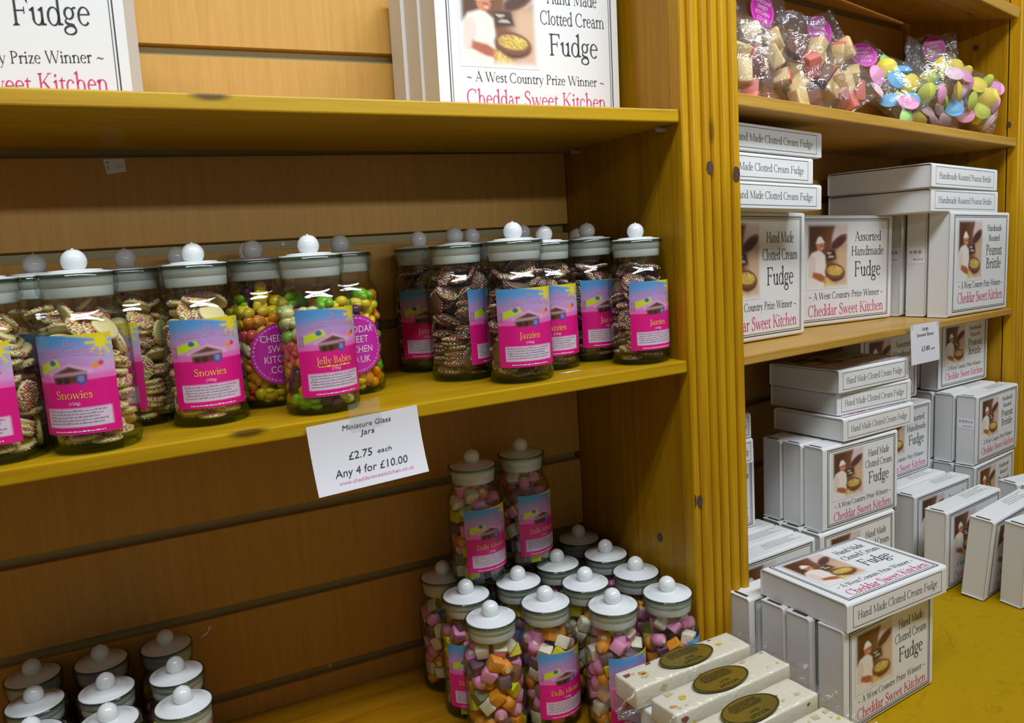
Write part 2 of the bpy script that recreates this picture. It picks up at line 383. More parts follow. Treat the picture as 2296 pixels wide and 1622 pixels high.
class Print:
    """collects flat polygons (u, v in metres), turned into one mesh later"""
    def __init__(s): s.v = []; s.f = []
    def add(s, polys, fx):
        for poly in polys:
            b = len(s.v); s.v += [fx(x, y) for x, y in poly]; s.f.append(tuple(range(b, b + len(poly))))
    def rect(s, x0, y0, x1, y1): s.add([[(x0, y0), (x1, y0), (x1, y1), (x0, y1)]], lambda x, y: (x, y))
    def frame(s, x0, y0, x1, y1, w):
        s.rect(x0, y0, x1, y0 + w); s.rect(x0, y1 - w, x1, y1); s.rect(x0, y0, x0 + w, y1); s.rect(x1 - w, y0, x1, y1)
    def serif(s, text, cx, y, width, cap):
        q, wd = serif_polys(text); sx = width / wd; sy = cap / .66
        s.add(q, lambda a, b: (cx - width / 2 + a * sx, y + b * sy))
    def sans(s, text, cx, y, cap, width=None, shear=0.0, arcr=None, flip=False, sxy=1.0):
        c = bpy.data.curves.new('t', 'FONT'); c.body = text; c.size = 1.0; c.align_x = 'CENTER'; c.resolution_u = 2; c.shear = shear
        o = bpy.data.objects.new('t', c)
        me = bpy.data.meshes.new_from_object(o)
        co = np.array([v.co[:] for v in me.vertices]).reshape(-1, 3); fs = [tuple(p.vertices) for p in me.polygons]
        bpy.data.objects.remove(o); bpy.data.curves.remove(c); bpy.data.meshes.remove(me)
        k = cap / .70; kx = k * sxy
        if width: kx = width / max(1e-6, co[:, 0].max() - co[:, 0].min())
        b = len(s.v)
        for x, yy, _ in co:
            X, Y = x * kx, yy * k
            if arcr:
                a = X / arcr; X, Y = (arcr + Y) * math.sin(a), (arcr + Y) * math.cos(a) - arcr
            if flip: X, Y = -X, -Y
            s.v.append((cx + X, y + Y))
        s.f += [tuple(i + b for i in f) for f in fs]
    def scrawl(s, x0, x1, y, h, seed, lo=.5, hi=2.2):
        """a line of print too small to read: broken dashes"""
        r = random.Random(seed); x = x0
        while x < x1:
            w = h * r.uniform(lo, hi); e = min(x + w, x1); s.rect(x, y, e, y + h * r.uniform(.55, 1)); x = e + h * .5
    def mesh(s, name, mat, fx):
        return me_from_py(name, [fx(x, y) for x, y in s.v], s.f, mat)

# ------------------------------------------------------------------ the printed picture on every carton (confectioner with a copper pan)
def sst(a, b, x):
    t = np.clip((x - a) / (b - a), 0, 1); return t * t * (3 - 2 * t)
def ell(u, v, cx, cy, rx, ry, ang=0, soft=.12):
    c, s = math.cos(ang), math.sin(ang); x = (u - cx) * c + (v - cy) * s; y = -(u - cx) * s + (v - cy) * c
    return 1 - sst(1 - soft, 1 + soft, np.sqrt((x / rx) ** 2 + (y / ry) ** 2))
def halfp(u, v, x0, y0, x1, y1, soft=.015):   # 1 on the left of the line from 0 to 1 (v down)
    d = ((x1 - x0) * (v - y0) - (y1 - y0) * (u - x0)) / math.hypot(x1 - x0, y1 - y0); return sst(-soft, soft, -d)
def polyg(u, v, P, soft=.015):
    m = np.ones_like(u)
    for a, b in zip(P, P[1:] + P[:1]): m = np.minimum(m, halfp(u, v, a[0], a[1], b[0], b[1], soft))
    return m
def picture(u, v):
    rng = np.random.RandomState(4)
    def L(c): return np.array(srgb(*c)[:3])
    img = np.empty(u.shape + (3,)); img[:] = L((92, 52, 26))
    def put(mask, c):
        nonlocal img; img = img * (1 - mask[..., None]) + L(c) * mask[..., None]
    put(sst(.25, .75, u + .3 * v) * .55, (150, 100, 62))
    put(sst(.55, .8, u) * sst(.1, .5, v), (214, 178, 146))
    put(polyg(u, v, [(.60, .20), (.70, -.05), (1.05, -.05), (1.05, .24), (.86, .34), (.58, .36)][::-1], .04), (222, 198, 196))      # hood
    put(ell(u, v, .76, .285, .22, .085, -.42), (124, 82, 62))
    put(ell(u, v, .74, .30, .17, .06, -.42), (84, 50, 38))
    put(polyg(u, v, [(.44, .42), (.66, .40), (.70, .55), (.46, .58)][::-1], .02), (70, 50, 36))
    put(ell(u, v, .52, .455, .07, .012) + ell(u, v, .57, .51, .09, .012), (190, 175, 150))
    put(polyg(u, v, [(.0, .60), (.12, .45), (.30, .40), (.43, .49), (.46, .72), (.40, 1.02), (-.02, 1.02)][::-1], .02), (236, 226, 214))   # coat
    put(ell(u, v, .12, .66, .09, .17, .2), (224, 208, 196))
    put(polyg(u, v, [(.16, .73), (.34, .76), (.54, .86), (.51, .91), (.32, .88), (.14, .81)][::-1], .02), (176, 96, 62))   # forearm
    put(ell(u, v, .32, .345, .09, .075), (205, 128, 94))
    put(ell(u, v, .345, .345, .04, .010) * .6, (70, 45, 40))
    put(ell(u, v, .345, .385, .03, .009), (235, 190, 170))
    put(polyg(u, v, [(.21, .31), (.26, .215), (.33, .20), (.42, .295)][::-1], .012), (240, 236, 228))                      # hat
    put(ell(u, v, .67, .755, .24, .135, .12), (92, 52, 34)); put(ell(u, v, .67, .74, .225, .11, .1), (128, 78, 52))
    put(ell(u, v, .67, .725, .19, .078, .08), (198, 164, 74))
    heap = sst(.86, .93, v + .10 * np.sin(u * 5.) - .1 * (u - .5)) * sst(.38, .5, u); put(heap, (214, 182, 104))
    spk = rng.rand(*u.shape)
    pan = ell(u, v, .67, .725, .18, .072, .08) + heap
    put(np.clip(pan, 0, 1) * (spk > .7), (232, 206, 110)); put(np.clip(pan, 0, 1) * (spk < .16), (190, 110, 84))
    edge = np.minimum(np.minimum(u, 1 - u) * .9, np.minimum(v * 1.1, (1 - v) * .75)); vg = sst(0, .075, edge)
    return img * vg[..., None] + L((231, 231, 230)) * (1 - vg[..., None])

def picture_me(name, x0, y0, x1, y1, fx, nu=44, nv=58, fn=picture, mat=None):
    us, vs = np.meshgrid(np.linspace(0, 1, nu + 1), np.linspace(0, 1, nv + 1)); col = fn(us, vs).reshape(-1, 3)
    verts = [fx(x0 + (x1 - x0) * u, y1 - (y1 - y0) * v) for u, v in zip(us.ravel(), vs.ravel())]
    faces = []
    W = nu + 1
    for j in range(nv):
        for i in range(nu): a = j * W + i; faces.append((a, a + W, a + W + 1, a + 1))
    me = me_from_py(name, verts, faces, mat or M_PHOTO, smooth=True)
    at = me.color_attributes.new('ink', 'FLOAT_COLOR', 'POINT')
    at.data.foreach_set('color', np.c_[col, np.ones(len(col))].ravel().astype(np.float32))
    return me

# ------------------------------------------------------------------ cartons
TEXTS = {'clotted': ([('Hand Made', .29, .085, .195), ('Clotted Cream', .37, .085, .33), ('Fudge', .286, .14, .50)], 'Hand Made Clotted Cream Fudge', .73, .865),
         'assorted': ([('Assorted', .285, .085, .195), ('Handmade', .35, .085, .33), ('Fudge', .286, .14, .50)], 'Assorted Handmade Fudge', .73, .865),
         'peanut': ([('Handmade', .26, .062, .155), ('Roasted', .20, .062, .255), ('Peanut', .285, .105, .375), ('Brittle', .27, .105, .51)], 'Handmade Roasted Peanut Brittle', .71, .835)}
_cart = {}
def carton_meshes(kind, w, h, t):
    key = (kind, w, h, t)
    if key in _cart: return _cart[key]
    lines, spine, vw, vc = TEXTS[kind]
    front = lambda x, y: (x - w / 2, -.00035, y)           # x from left, y from bottom, on the front panel
    p = Print()
    p.frame(.055 * w, .04 * h, .962 * w, .968 * h, .0011); p.frame(.055 * w + .0028, .04 * h + .0028, .962 * w - .0028, .968 * h - .0028, .0006)
    for s, wd, cap, v in lines: p.serif(s, .735 * w, (1 - v) * h - cap * h / 2, wd * w, cap * h)
    p.serif('~ A West Country Prize Winner ~', .525 * w, (1 - vw) * h - .03 * h, .77 * w, .062 * h)
    txt = p.mesh('front_text', M_INK, front)
    q = Print(); q.serif('Cheddar Sweet Kitchen', .525 * w, (1 - vc) * h - .045 * h, .78 * w, .10 * h)
    pink = q.mesh('front_name', M_PINKINK, front)
    pic = picture_me('picture', .115 * w, .33 * h, .535 * w, .93 * h, lambda x, y: (x - w / 2, -.00025, y))
    bot = lambda x, y: (x - w / 2, t - y, -.00035)          # bottom side: reads upright when the carton lies on its back
    s = Print(); s.frame(.055 * w, .13 * t, .945 * w, .87 * t, .0006); s.serif(spine, .5 * w, .5 * t - .13 * t, .80 * w, .27 * t)
    spn = s.mesh('side_text', M_INK, bot)
    top = lambda x, y: (x - w / 2, y, h + .00035)
    k = Print(); k.rect(.02 * w, .22 * t, .02 * w + .0045, .80 * t)
    bar = k.mesh('bar_mark', M_INK, top)
    k = Print()
    for i in range(4): k.scrawl(.5 * w + i * .002, (.93 - .05 * (i % 3)) * w, t * (.42 + .12 * i), .0016, i + 3)
    small = k.mesh('small_print', M_GREY_INK, top)
    bm = bmesh.new(); add_box(bm, -w / 2 + .0016, w / 2 - .0016, .0025, t, 0, h, .0012, 2)
    body = me_from_bm('carton_body', bm, M_CARD_SIDE)
    # wrap-round sleeve: back edge of bottom -> front panel -> top, rounded at the folds, a hair wider than the body
    R = .0035; prof = [(t - .001, -.0002)]
    prof += [(R - R * math.sin(a), R - R * math.cos(a) - .0002) for a in np.linspace(0, PI / 2, 5)]
    prof += [(R - R * math.cos(a), h - R + R * math.sin(a) + .0002) for a in np.linspace(0, PI / 2, 5)]
    prof += [(t - .001, h + .0002)]
    V = []; F = []
    n = len(prof)
    for X in (-w / 2, w / 2): V += [(X, y, z) for y, z in prof]
    inn = [(y + (.0012 if .002 < y < 1 and False else 0), z) for y, z in prof]
    for i in range(n - 1): F.append((i, n + i, n + i + 1, i + 1))
    # thickness: inner copy
    cy, cz = t / 2, h / 2
    b0 = len(V)
    for X in (-w / 2, w / 2): V += [(X, y + (.0013 if y < t / 2 else 0), z + (.0010 if z < cz else -.0010)) for y, z in prof]
    for i in range(n - 1):
        F.append((b0 + i, b0 + i + 1, b0 + n + i + 1, b0 + n + i))
        F.append((i, i + 1, b0 + i + 1, b0 + i)); F.append((n + i, b0 + n + i, b0 + n + i + 1, n + i + 1))
    F.append((0, b0, b0 + n, n)); F.append((n - 1, 2 * n - 1, b0 + 2 * n - 1, b0 + n - 1))
    sl = me_from_py('sleeve', V, F, M_CARD)
    _cart[key] = dict(sleeve=sl, front_text=txt, front_name=pink, picture=pic, side_text=spn, bar_mark=bar, small_print=small, carton_body=body)
    return _cart[key]

def carton(kind, dims, x, y, z, rz=0, rx=0, ry=0, lying=False, label='', group=None, sticker=False, name='fudge_carton'):
    w, h, t = dims
    M = TR(x, y, z, math.radians(rz), math.radians(ry), math.radians(rx))
    if lying: M = M @ Matrix.Translation((0, 0, t)) @ Matrix.Rotation(-PI / 2, 4, 'X')
    o = empty(name, M, label, 'box', group)
    m = carton_meshes(kind, w, h, t)
    mesh_obj('carton_body', m['carton_body'], o)
    sl = mesh_obj('sleeve', m['sleeve'], o)
    for k in ('front_text', 'front_name', 'picture', 'side_text', 'bar_mark', 'small_print'): mesh_obj(k, m[k], sl)
    if sticker:
        p = Print(); p.rect(0, 0, .85 * t, .16 * h)
        st = mesh_obj('price_sticker', p.mesh('price_sticker', M_PAPER, lambda a, b: (-w / 2 - .0003 + .0016, .1 * t + a, .52 * h + b)), o)
        p = Print(); p.scrawl(.1 * t, .75 * t, .095 * h, .03 * h, 5, .5, 1.1); p.scrawl(.3 * t, .75 * t, .03 * h, .02 * h, 6, .5, 1.1)
        mesh_obj('sticker_print', p.mesh('sticker_print', M_GREY_INK, lambda a, b: (-w / 2 - .0005 + .0016, .95 * t - a, .52 * h + b)), st)
    return o

# ------------------------------------------------------------------ jars
RJ = .0332
SHOULDER = [(RJ, .0875), (.0331, .0925), (.0326, .0966), (.0316, .1003), (.0302, .1033), (.0286, .1058), (.0274, .1078), (.0266, .1102), (.0263, .1135), (.0263, .1185), (.0270, .1210), (.0284, .1230)]
GL_OUT = [(.0, .0), (.0275, .0), (.0314, .0022), (RJ, .0075)] + SHOULDER + [(.0290, .127), (.0291, .1335), (.0286, .1368)]
GL_IN = [(.0273, .1372), (.0270, .134), (.0268, .126)] + [(r - .0010, z - .0006) for r, z in SHOULDER[:10][::-1]] + [(.0322, .008), (.0297, .005), (.0, .0042)]
def room_at(z):                       # inner radius of the jar at height z
    return float(np.interp(z, [q[1] for q in SHOULDER], [q[0] for q in SHOULDER])) - .0012
me_glass = lathe_me('jar_glass', GL_OUT + GL_IN, 48, [M_GLASS, M_GLASS_BASE, M_GLASS_RIM])
_mi = []
for p_ in me_glass.polygons: _mi.append(1 if p_.center.z < .0068 else (2 if p_.center.z > .1345 else 0))
me_glass.polygons.foreach_set('material_index', _mi)
me_lid = lathe_me('lid', [(.0, .1402), (.0100, .1401), (.0188, .1396), (.0196, .1386), (.0256, .1380), (.0266, .1375), (.0266, .1362), (.0260, .1358), (.0255, .1355)], 48, M_PORC)
me_plug = lathe_me('stopper', [(.0256, .1356), (.0259, .132), (.0258, .1275), (.0252, .1270), (.0253, .1264), (.0251, .1195), (.0248, .1185), (.0, .1185)], 48, M_PLUG)
me_knob = lathe_me('knob', [(.0, .1565), (.0006, .1560), (.0020, .1550)] + [(.0094 * math.sin(a), .1462 + .0094 * math.cos(a)) for a in np.linspace(.32, PI - .5, 14)] + [(.0048, .1385)], 32, M_PORC)

def label_art(u, v):
    def L(c): return np.array(srgb(*c)[:3])
    img = np.empty(u.shape + (3,)); img[:] = L((226, 24, 132))
    def put(m, c):
        nonlocal img; m = np.clip(m, 0, 1); img = img * (1 - m[..., None]) + L(c) * m[..., None]
    sky = 1 - sst(.465, .475, v + .02 * u)
    put(sky, (236, 112, 190)); put(sky * (1 - sst(.20, .47, v)), (192, 150, 208)); put(sky * (1 - sst(.05, .30, v + .06 * u)), (84, 156, 214))
    put(sky * (1 - sst(.26, .34, v)) * sst(.6, 1, u) * .5, (190, 205, 210))
    put(sky * sst(.28, .34, v - .05 * np.sin(u * 4)) * (1 - sst(.36, .42, v)) * .6, (226, 176, 222))
    put(polyg(u, v, [(.28, -.02), (1.02, -.02), (1.02, .035), (.8, .05)][::-1], .012), (232, 214, 20))
    for k in range(9):
        a = k * 2 * PI / 9 + .3; c, s = math.cos(a), math.sin(a)
        du, dv = (u - .865), (v - .085) * 1.17
        along = du * c + dv * s; across = np.abs(-du * s + dv * c)
        put((1 - sst(.008, .018, across)) * sst(.05, .07, along) * (1 - sst(.15, .18, along)) * sky, (236, 216, 40))
    put(ell(u, v, .865, .085, .065, .055), (244, 222, 40))
    put(polyg(u, v, [(.10, .295), (.36, .235), (.40, .30), (.10, .385)][::-1]), (206, 226, 22))
    put(ell(u, v, .30, .275, .04, .03), (70, 110, 150)); put(ell(u, v, .78, .32, .045, .03), (240, 150, 60)); put(ell(u, v, .84, .30, .03, .025), (224, 60, 110))
    put(polyg(u, v, [(.24, .375), (.50, .285), (.74, .365), (.74, .39), (.24, .40)][::-1]), (222, 186, 206))
    put(polyg(u, v, [(.28, .385), (.49, .31), (.68, .37), (.67, .475), (.30, .49)][::-1]), (104, 62, 46))
    put(polyg(u, v, [(.28, .385), (.67, .365), (.67, .395), (.28, .415)][::-1]), (196, 150, 166))
    for x in (.33, .42): put(polyg(u, v, [(x, .425), (x + .06, .422), (x + .06, .48), (x, .485)][::-1]), (66, 40, 34))
    put(ell(u, v, .61, .45, .055, .055), (64, 84, 168)); put(ell(u, v, .61, .44, .035, .035), (150, 130, 170))
    for x in (.035, .075): put((1 - sst(.006, .012, np.abs(u - x))) * sst(.29, .3, v) * (1 - sst(.42, .43, v)), (110, 120, 120))
    put(polyg(u, v, [(.11, .735), (.90, .735), (.90, .925), (.11, .925)][::-1], .006), (228, 200, 222))
    return img
LW, LH, LZ = .0635, .0755, .0165
RL = RJ + .0003
def wrapfx(r, z0=0.0):
    return lambda x, y: (r * math.sin(x / RL), -r * math.cos(x / RL), z0 + y)      # centred on -y
me_label = picture_me('label', -LW / 2, 0, LW / 2, LH, wrapfx(RL, LZ), 60, 72, label_art, M_LABEL)
_lab = {}
def label_text(kind):
    if kind in _lab: return _lab[kind]
    y = lambda v: (1 - v) * LH
    a = Print(); a.serif('The', 0.001, y(.115), .0085, .0048)
    q, wd = serif_polys('Cheddar Sweet Kitchen'); k = .047 / wd
    def fx(px, py):
        X = px * k - .0235 + .002; return (X, y(.235) + py * .0062 / .66 + .0035 * math.cos(X / .0235 * 1.3) - .0005)
    a.add(q, fx)
    A = a.mesh('shop_lettering', M_LILACINK, wrapfx(RL + .0002, LZ))
    b = Print()
    if kind == 'jelly': b.serif('Jelly Babies', 0, y(.625), .034, .0058); b.scrawl(-.015, .015, y(.665), .0016, 4)
    elif kind == 'dolly': b.serif('Dolly Mixture', 0, y(.635), .038, .0058)
    elif kind == 'jazz': b.serif('Jazzies', 0, y(.635), .0215, .0060)
    else: b.serif('Snowies', 0, y(.635), .0265, .0060)
    B = b.mesh('sweet_name', M_YELINK, wrapfx(RL + .0002, LZ))
    c = Print(); c.serif('l', -.003, y(.695), .001, .0026)
    c = Print(); c.sans('(150g)', 0, y(.70), .0023); c.scrawl(-.019, .019, y(.975), .0012, 3, .6, 3)
    C = c.mesh('weight_print', M_WHITEINK, wrapfx(RL + .0002, LZ))
    d = Print()
    for i in range(5): d.scrawl(-.023 + .001 * (i % 2), .022 - .003 * (i % 3), y(.765 + .031 * i), .0012, i + 11, .6, 3)
    D = d.mesh('ingredient_print', M_GREY_INK, wrapfx(RL + .0002, LZ))
    _lab[kind] = (A, B, C, D)
    return _lab[kind]
# round magenta sticker
def sticker_meshes(r, fx, fx2):
    n = 40; p = Print(); p.add([[(r * math.cos(2 * PI * i / n), r * math.sin(2 * PI * i / n)) for i in range(n)]], lambda x, y: (x, y))
    # finely cut so it can follow a curve
    vs = [(0, 0)]; fs = []
    for k in range(1, 6):
        for i in range(n): vs.append((r * k / 5 * math.cos(2 * PI * i / n), r * k / 5 * math.sin(2 * PI * i / n)))
    for i in range(n): fs.append((0, 1 + i, 1 + (i + 1) % n))
    for k in range(4):
        for i in range(n):
            a = 1 + k * n + i; b = 1 + k * n + (i + 1) % n; fs.append((a, a + n, b + n, b))
    disc = me_from_py('sticker', [fx(x, y) for x, y in vs], fs, M_STICK)
    t = Print()
    for i, s in enumerate(('CHEDDAR', 'SWEET', 'KITCHEN', '.CO.UK')): t.sans(s, 0, r * (.40 - .34 * i), r * .23, sxy=.85)
    txt = t.mesh('sticker_lettering', M_WHITEINK, fx2)
    t = Print(); rr = random.Random(2)
    a = 0
    while a < 2 * PI:
        e = a + rr.uniform(.04, .12)
        t.add([[(r * .86 * math.sin(a), r * .86 * math.cos(a)), (r * .93 * math.sin(a), r * .93 * math.cos(a)), (r * .93 * math.sin(e), r * .93 * math.cos(e)), (r * .86 * math.sin(e), r * .86 * math.cos(e))]], lambda x, y: (x, y)); a = e + .05
    ring = t.mesh('ring_print', M_STICKPALE, fx2)
    return disc, txt, ring
jar_sticker = sticker_meshes(.0285, wrapfx(RL, .050), wrapfx(RL + .0002, .050))

def jar(x, y, z, label, group, print_kind=None, az=0.0, scale=1.0, rz=0.0):
    """az: degrees the label is turned to the right of the direction facing the shop floor camera side"""
    o = empty('sweet_jar', Matrix.Translation((x, y, z)) @ Matrix.Scale(scale, 4), label, 'jar', group)
    face = math.atan2(-0.672 - y, -0.521 - x) + PI / 2      # turns -y towards the viewer's side
    R = Matrix.Rotation(face + math.radians(az), 4, 'Z')
    mesh_obj('glass', me_glass, o)
    l = mesh_obj('lid', me_lid, o); mesh_obj('stopper', me_plug, l); mesh_obj('knob', me_knob, l)
    if print_kind == 'sticker':
        s = mesh_obj('sticker', jar_sticker[0], o, R); mesh_obj('sticker_lettering', jar_sticker[1], s); mesh_obj('ring_print', jar_sticker[2], s)
    elif print_kind:
        s = mesh_obj('label', me_label, o, R)
        for nm, me in zip(('shop_lettering', 'sweet_name', 'weight_print', 'ingredient_print'), label_text(print_kind)): mesh_obj(nm, me, s)
    return o

# ------------------------------------------------------------------ sweets
def col_mat(name, rgb, rough=.35, sss=.0, bump=0.0, bscale=900): return plain(name, srgb(*rgb), rough, .5, sss, bump, bscale)
M_CHOC = col_mat('milk_chocolate', (104, 78, 58), .4)
M_WCHOC = col_mat('white_chocolate', (236, 220, 158), .42)
NP = [col_mat('nonpareil_' + n, c, .4) for n, c in (('white', (244, 238, 222)), ('pink', (226, 120, 160)), ('yellow', (236, 214, 110)), ('green', (170, 205, 140)), ('orange', (236, 165, 100)), ('purple', (160, 105, 145)))]
def disc_mesh(name, base, seed, weights):
    r = random.Random(seed)
    bm = bmesh.new()
    R = .0118; prof = [(0, -.0019), (.0100, -.0019), (.0112, -.0014), (R, -.0004), (.0114, .0008), (.0104, .0016), (.006, .0021), (0, .0022)]
    n = 22; rings = []
    for rr, z in prof:
        if rr == 0: rings.append([bm.verts.new((0, 0, z))])
        else: rings.append([bm.verts.new((rr * math.cos(2 * PI * i / n), rr * math.sin(2 * PI * i / n), z)) for i in range(n)])
    for A, B in zip(rings, rings[1:]):
        for i in range(n):
            j = (i + 1) % n
            if len(A) == 1: bm.faces.new((A[0], B[j], B[i]))
            elif len(B) == 1: bm.faces.new((A[i], A[j], B[0]))
            else: bm.faces.new((A[i], A[j], B[j], B[i]))
    for f in bm.faces: f.smooth = True
    pts = []
    tries = 0
    while len(pts) < 84 and tries < 3000:
        tries += 1
        q = R * math.sqrt(r.random()) * .985; a = r.random() * 2 * PI
        x, y = q * math.cos(a), q * math.sin(a)
        if all((x - u) ** 2 + (y - v) ** 2 > .0018 ** 2 for u, v in pts): pts.append((x, y))
    for x, y in pts:
        q = math.hypot(x, y); z = np.interp(q, [0, .006, .0104, .0114, .0118], [.0022, .0021, .0016, .0008, -.0002])
        mi = r.choices(range(1, 7), weights)[0]
        g = bmesh.ops.create_icosphere(bm, subdivisions=1, radius=.00108, matrix=Matrix.Translation((x, y, z + .0002)))
        for f in set(f for v in g['verts'] for f in v.link_faces): f.material_index = mi; f.smooth = True
    return me_from_bm(name, bm, [base] + NP)
DISC_BROWN = [disc_mesh('chocolate_disc', M_CHOC, s, (9, 5, 3, 2, 2, 1.5)) for s in (1, 2)]
DISC_WHITE = [disc_mesh('white_chocolate_disc', M_WCHOC, s, (3, 6, 5, 1, 3, 1)) for s in (3, 4)]

def cube_mesh(name, cols, kind, seed):
    r = random.Random(seed); bm = bmesh.new(); a = .0141
    if kind == 'cyl':
        g = bmesh.ops.create_cone(bm, segments=20, cap_ends=True, radius1=a * .48, radius2=a * .48, depth=a)
        bmesh.ops.bevel(bm, geom=[e for e in bm.edges if len(e.link_faces) == 2 and any(len(f.verts) > 4 for f in e.link_faces)], offset=.001, segments=2, affect='EDGES')
        for f in bm.faces:
            if len(f.verts) > 8: f.material_index = 0
            f.smooth = True
        # pale core on both ends
        for s in (-1, 1):
            g = bmesh.ops.create_cone(bm, segments=14, cap_ends=True, radius1=a * .22, radius2=a * .22, depth=.0006, matrix=Matrix.Translation((0, 0, s * a / 2)))
            for f in set(f for v in g['verts'] for f in v.link_faces): f.material_index = 1
    else:
        add_box(bm, -a / 2, a / 2, -a / 2, a / 2, -a * .46, a * .46, .0016, 3)
        if len(cols) > 1:
            for f in bm.faces: f.material_index = 1 if f.calc_center_median().z > a * .08 and kind == 'layer' else 0
        for v in bm.verts: v.co += Vector((r.gauss(0, .0003), r.gauss(0, .0003), r.gauss(0, .0003)))
        for f in bm.faces: f.smooth = True
    return me_from_bm(name, bm, cols)
C_ = lambda n, c, **k: col_mat('fondant_' + n, c, .5, **k)
FP, FW, FO, FY, FG, FB = C_('pink', (226, 140, 178)), C_('cream', (228, 220, 192)), C_('orange', (230, 146, 30)), C_('yellow', (216, 206, 30)), C_('green', (140, 160, 60)), C_('brown', (134, 92, 70))
JP = col_mat('sugared_jelly_purple', (112, 82, 96), .55, bump=.5, bscale=1500); JG = col_mat('sugared_jelly_green', (110, 124, 84), .55, bump=.5, bscale=1500)
SWEET_CUBES = [cube_mesh('fondant_cube', [FP], 'cube', 1), cube_mesh('fondant_cube', [FP, FW], 'layer', 2), cube_mesh('fondant_cube', [FW], 'cube', 3), cube_mesh('fondant_cube', [FY], 'cube', 4),
               cube_mesh('fondant_cube', [FO], 'cube', 5), cube_mesh('fondant_cube', [FG, FW], 'layer', 6), cube_mesh('fondant_cube', [FB], 'cube', 7), cube_mesh('sugared_jelly', [JP], 'cube', 8), cube_mesh('sugared_jelly', [JG], 'cube', 9)]
CUBE_W = [4, 3, 5, 4, 3, 2.5, 2, 4, 2.5]
CUBE_N = ['pink fondant cube', 'pink and white layered fondant cube', 'cream fondant cube', 'yellow fondant cube', 'orange fondant cube', 'green and white layered fondant cube', 'brown fondant cube', 'sugared purple jelly', 'sugared green jelly']
SWEET_CYLS = [cube_mesh('fondant_roll', [FP, FW], 'cyl', 1), cube_mesh('fondant_roll', [FO, FW], 'cyl', 2), cube_mesh('fondant_roll', [FO, FW], 'cyl', 3)]
CYL_N = ['pink fondant roll with white core', 'orange fondant roll with white core', 'orange fondant roll with white core']

def baby_mesh(name, mat):
    """jelly baby: head, belly, arms folded in front, two stubby legs, in one moulded surface"""
    bm = bmesh.new()
    def ball(x, y, z, rx, ry, rz): bmesh.ops.create_icosphere(bm, subdivisions=2, radius=1, matrix=Matrix.Translation((x, y, z)) @ Matrix.Diagonal((rx, ry, rz, 1)))
    ball(0, 0, .0092, .0060, .0054, .0058); ball(0, 0, .0000, .0076, .0062, .0088)
    for s in (-1, 1):
        ball(s * .0050, -.0024, .0020, .0026, .0030, .0046); ball(s * .0034, -.0004, -.0086, .0040, .0046, .0062)
    ball(0, -.0050, .0092, .0012, .0012, .0012)
    for f in bm.faces: f.smooth = True
    return me_from_bm(name, bm, mat)
def jelly_mat(name, c):
    m = plain(name, srgb(*c), .22, .5, .0)
    b = [n for n in m.node_tree.nodes if n.type == 'BSDF_PRINCIPLED'][0]
    b.inputs['Subsurface Weight'].default_value = .5; b.inputs['Subsurface Radius'].default_value = (.004, .003, .002); b.inputs['Subsurface Scale'].default_value = 1.0
    return m
BABIES = [baby_mesh('jelly_sweet', jelly_mat('jelly_' + n, c)) for n, c in (('green', (126, 186, 40)), ('yellow', (226, 200, 40)), ('orange', (240, 156, 30)), ('red', (220, 96, 84)), ('purple', (92, 48, 76)), ('clear', (220, 216, 150)))]
BABY_N = ['green', 'yellow', 'orange', 'pink red', 'dark purple', 'pale cream']
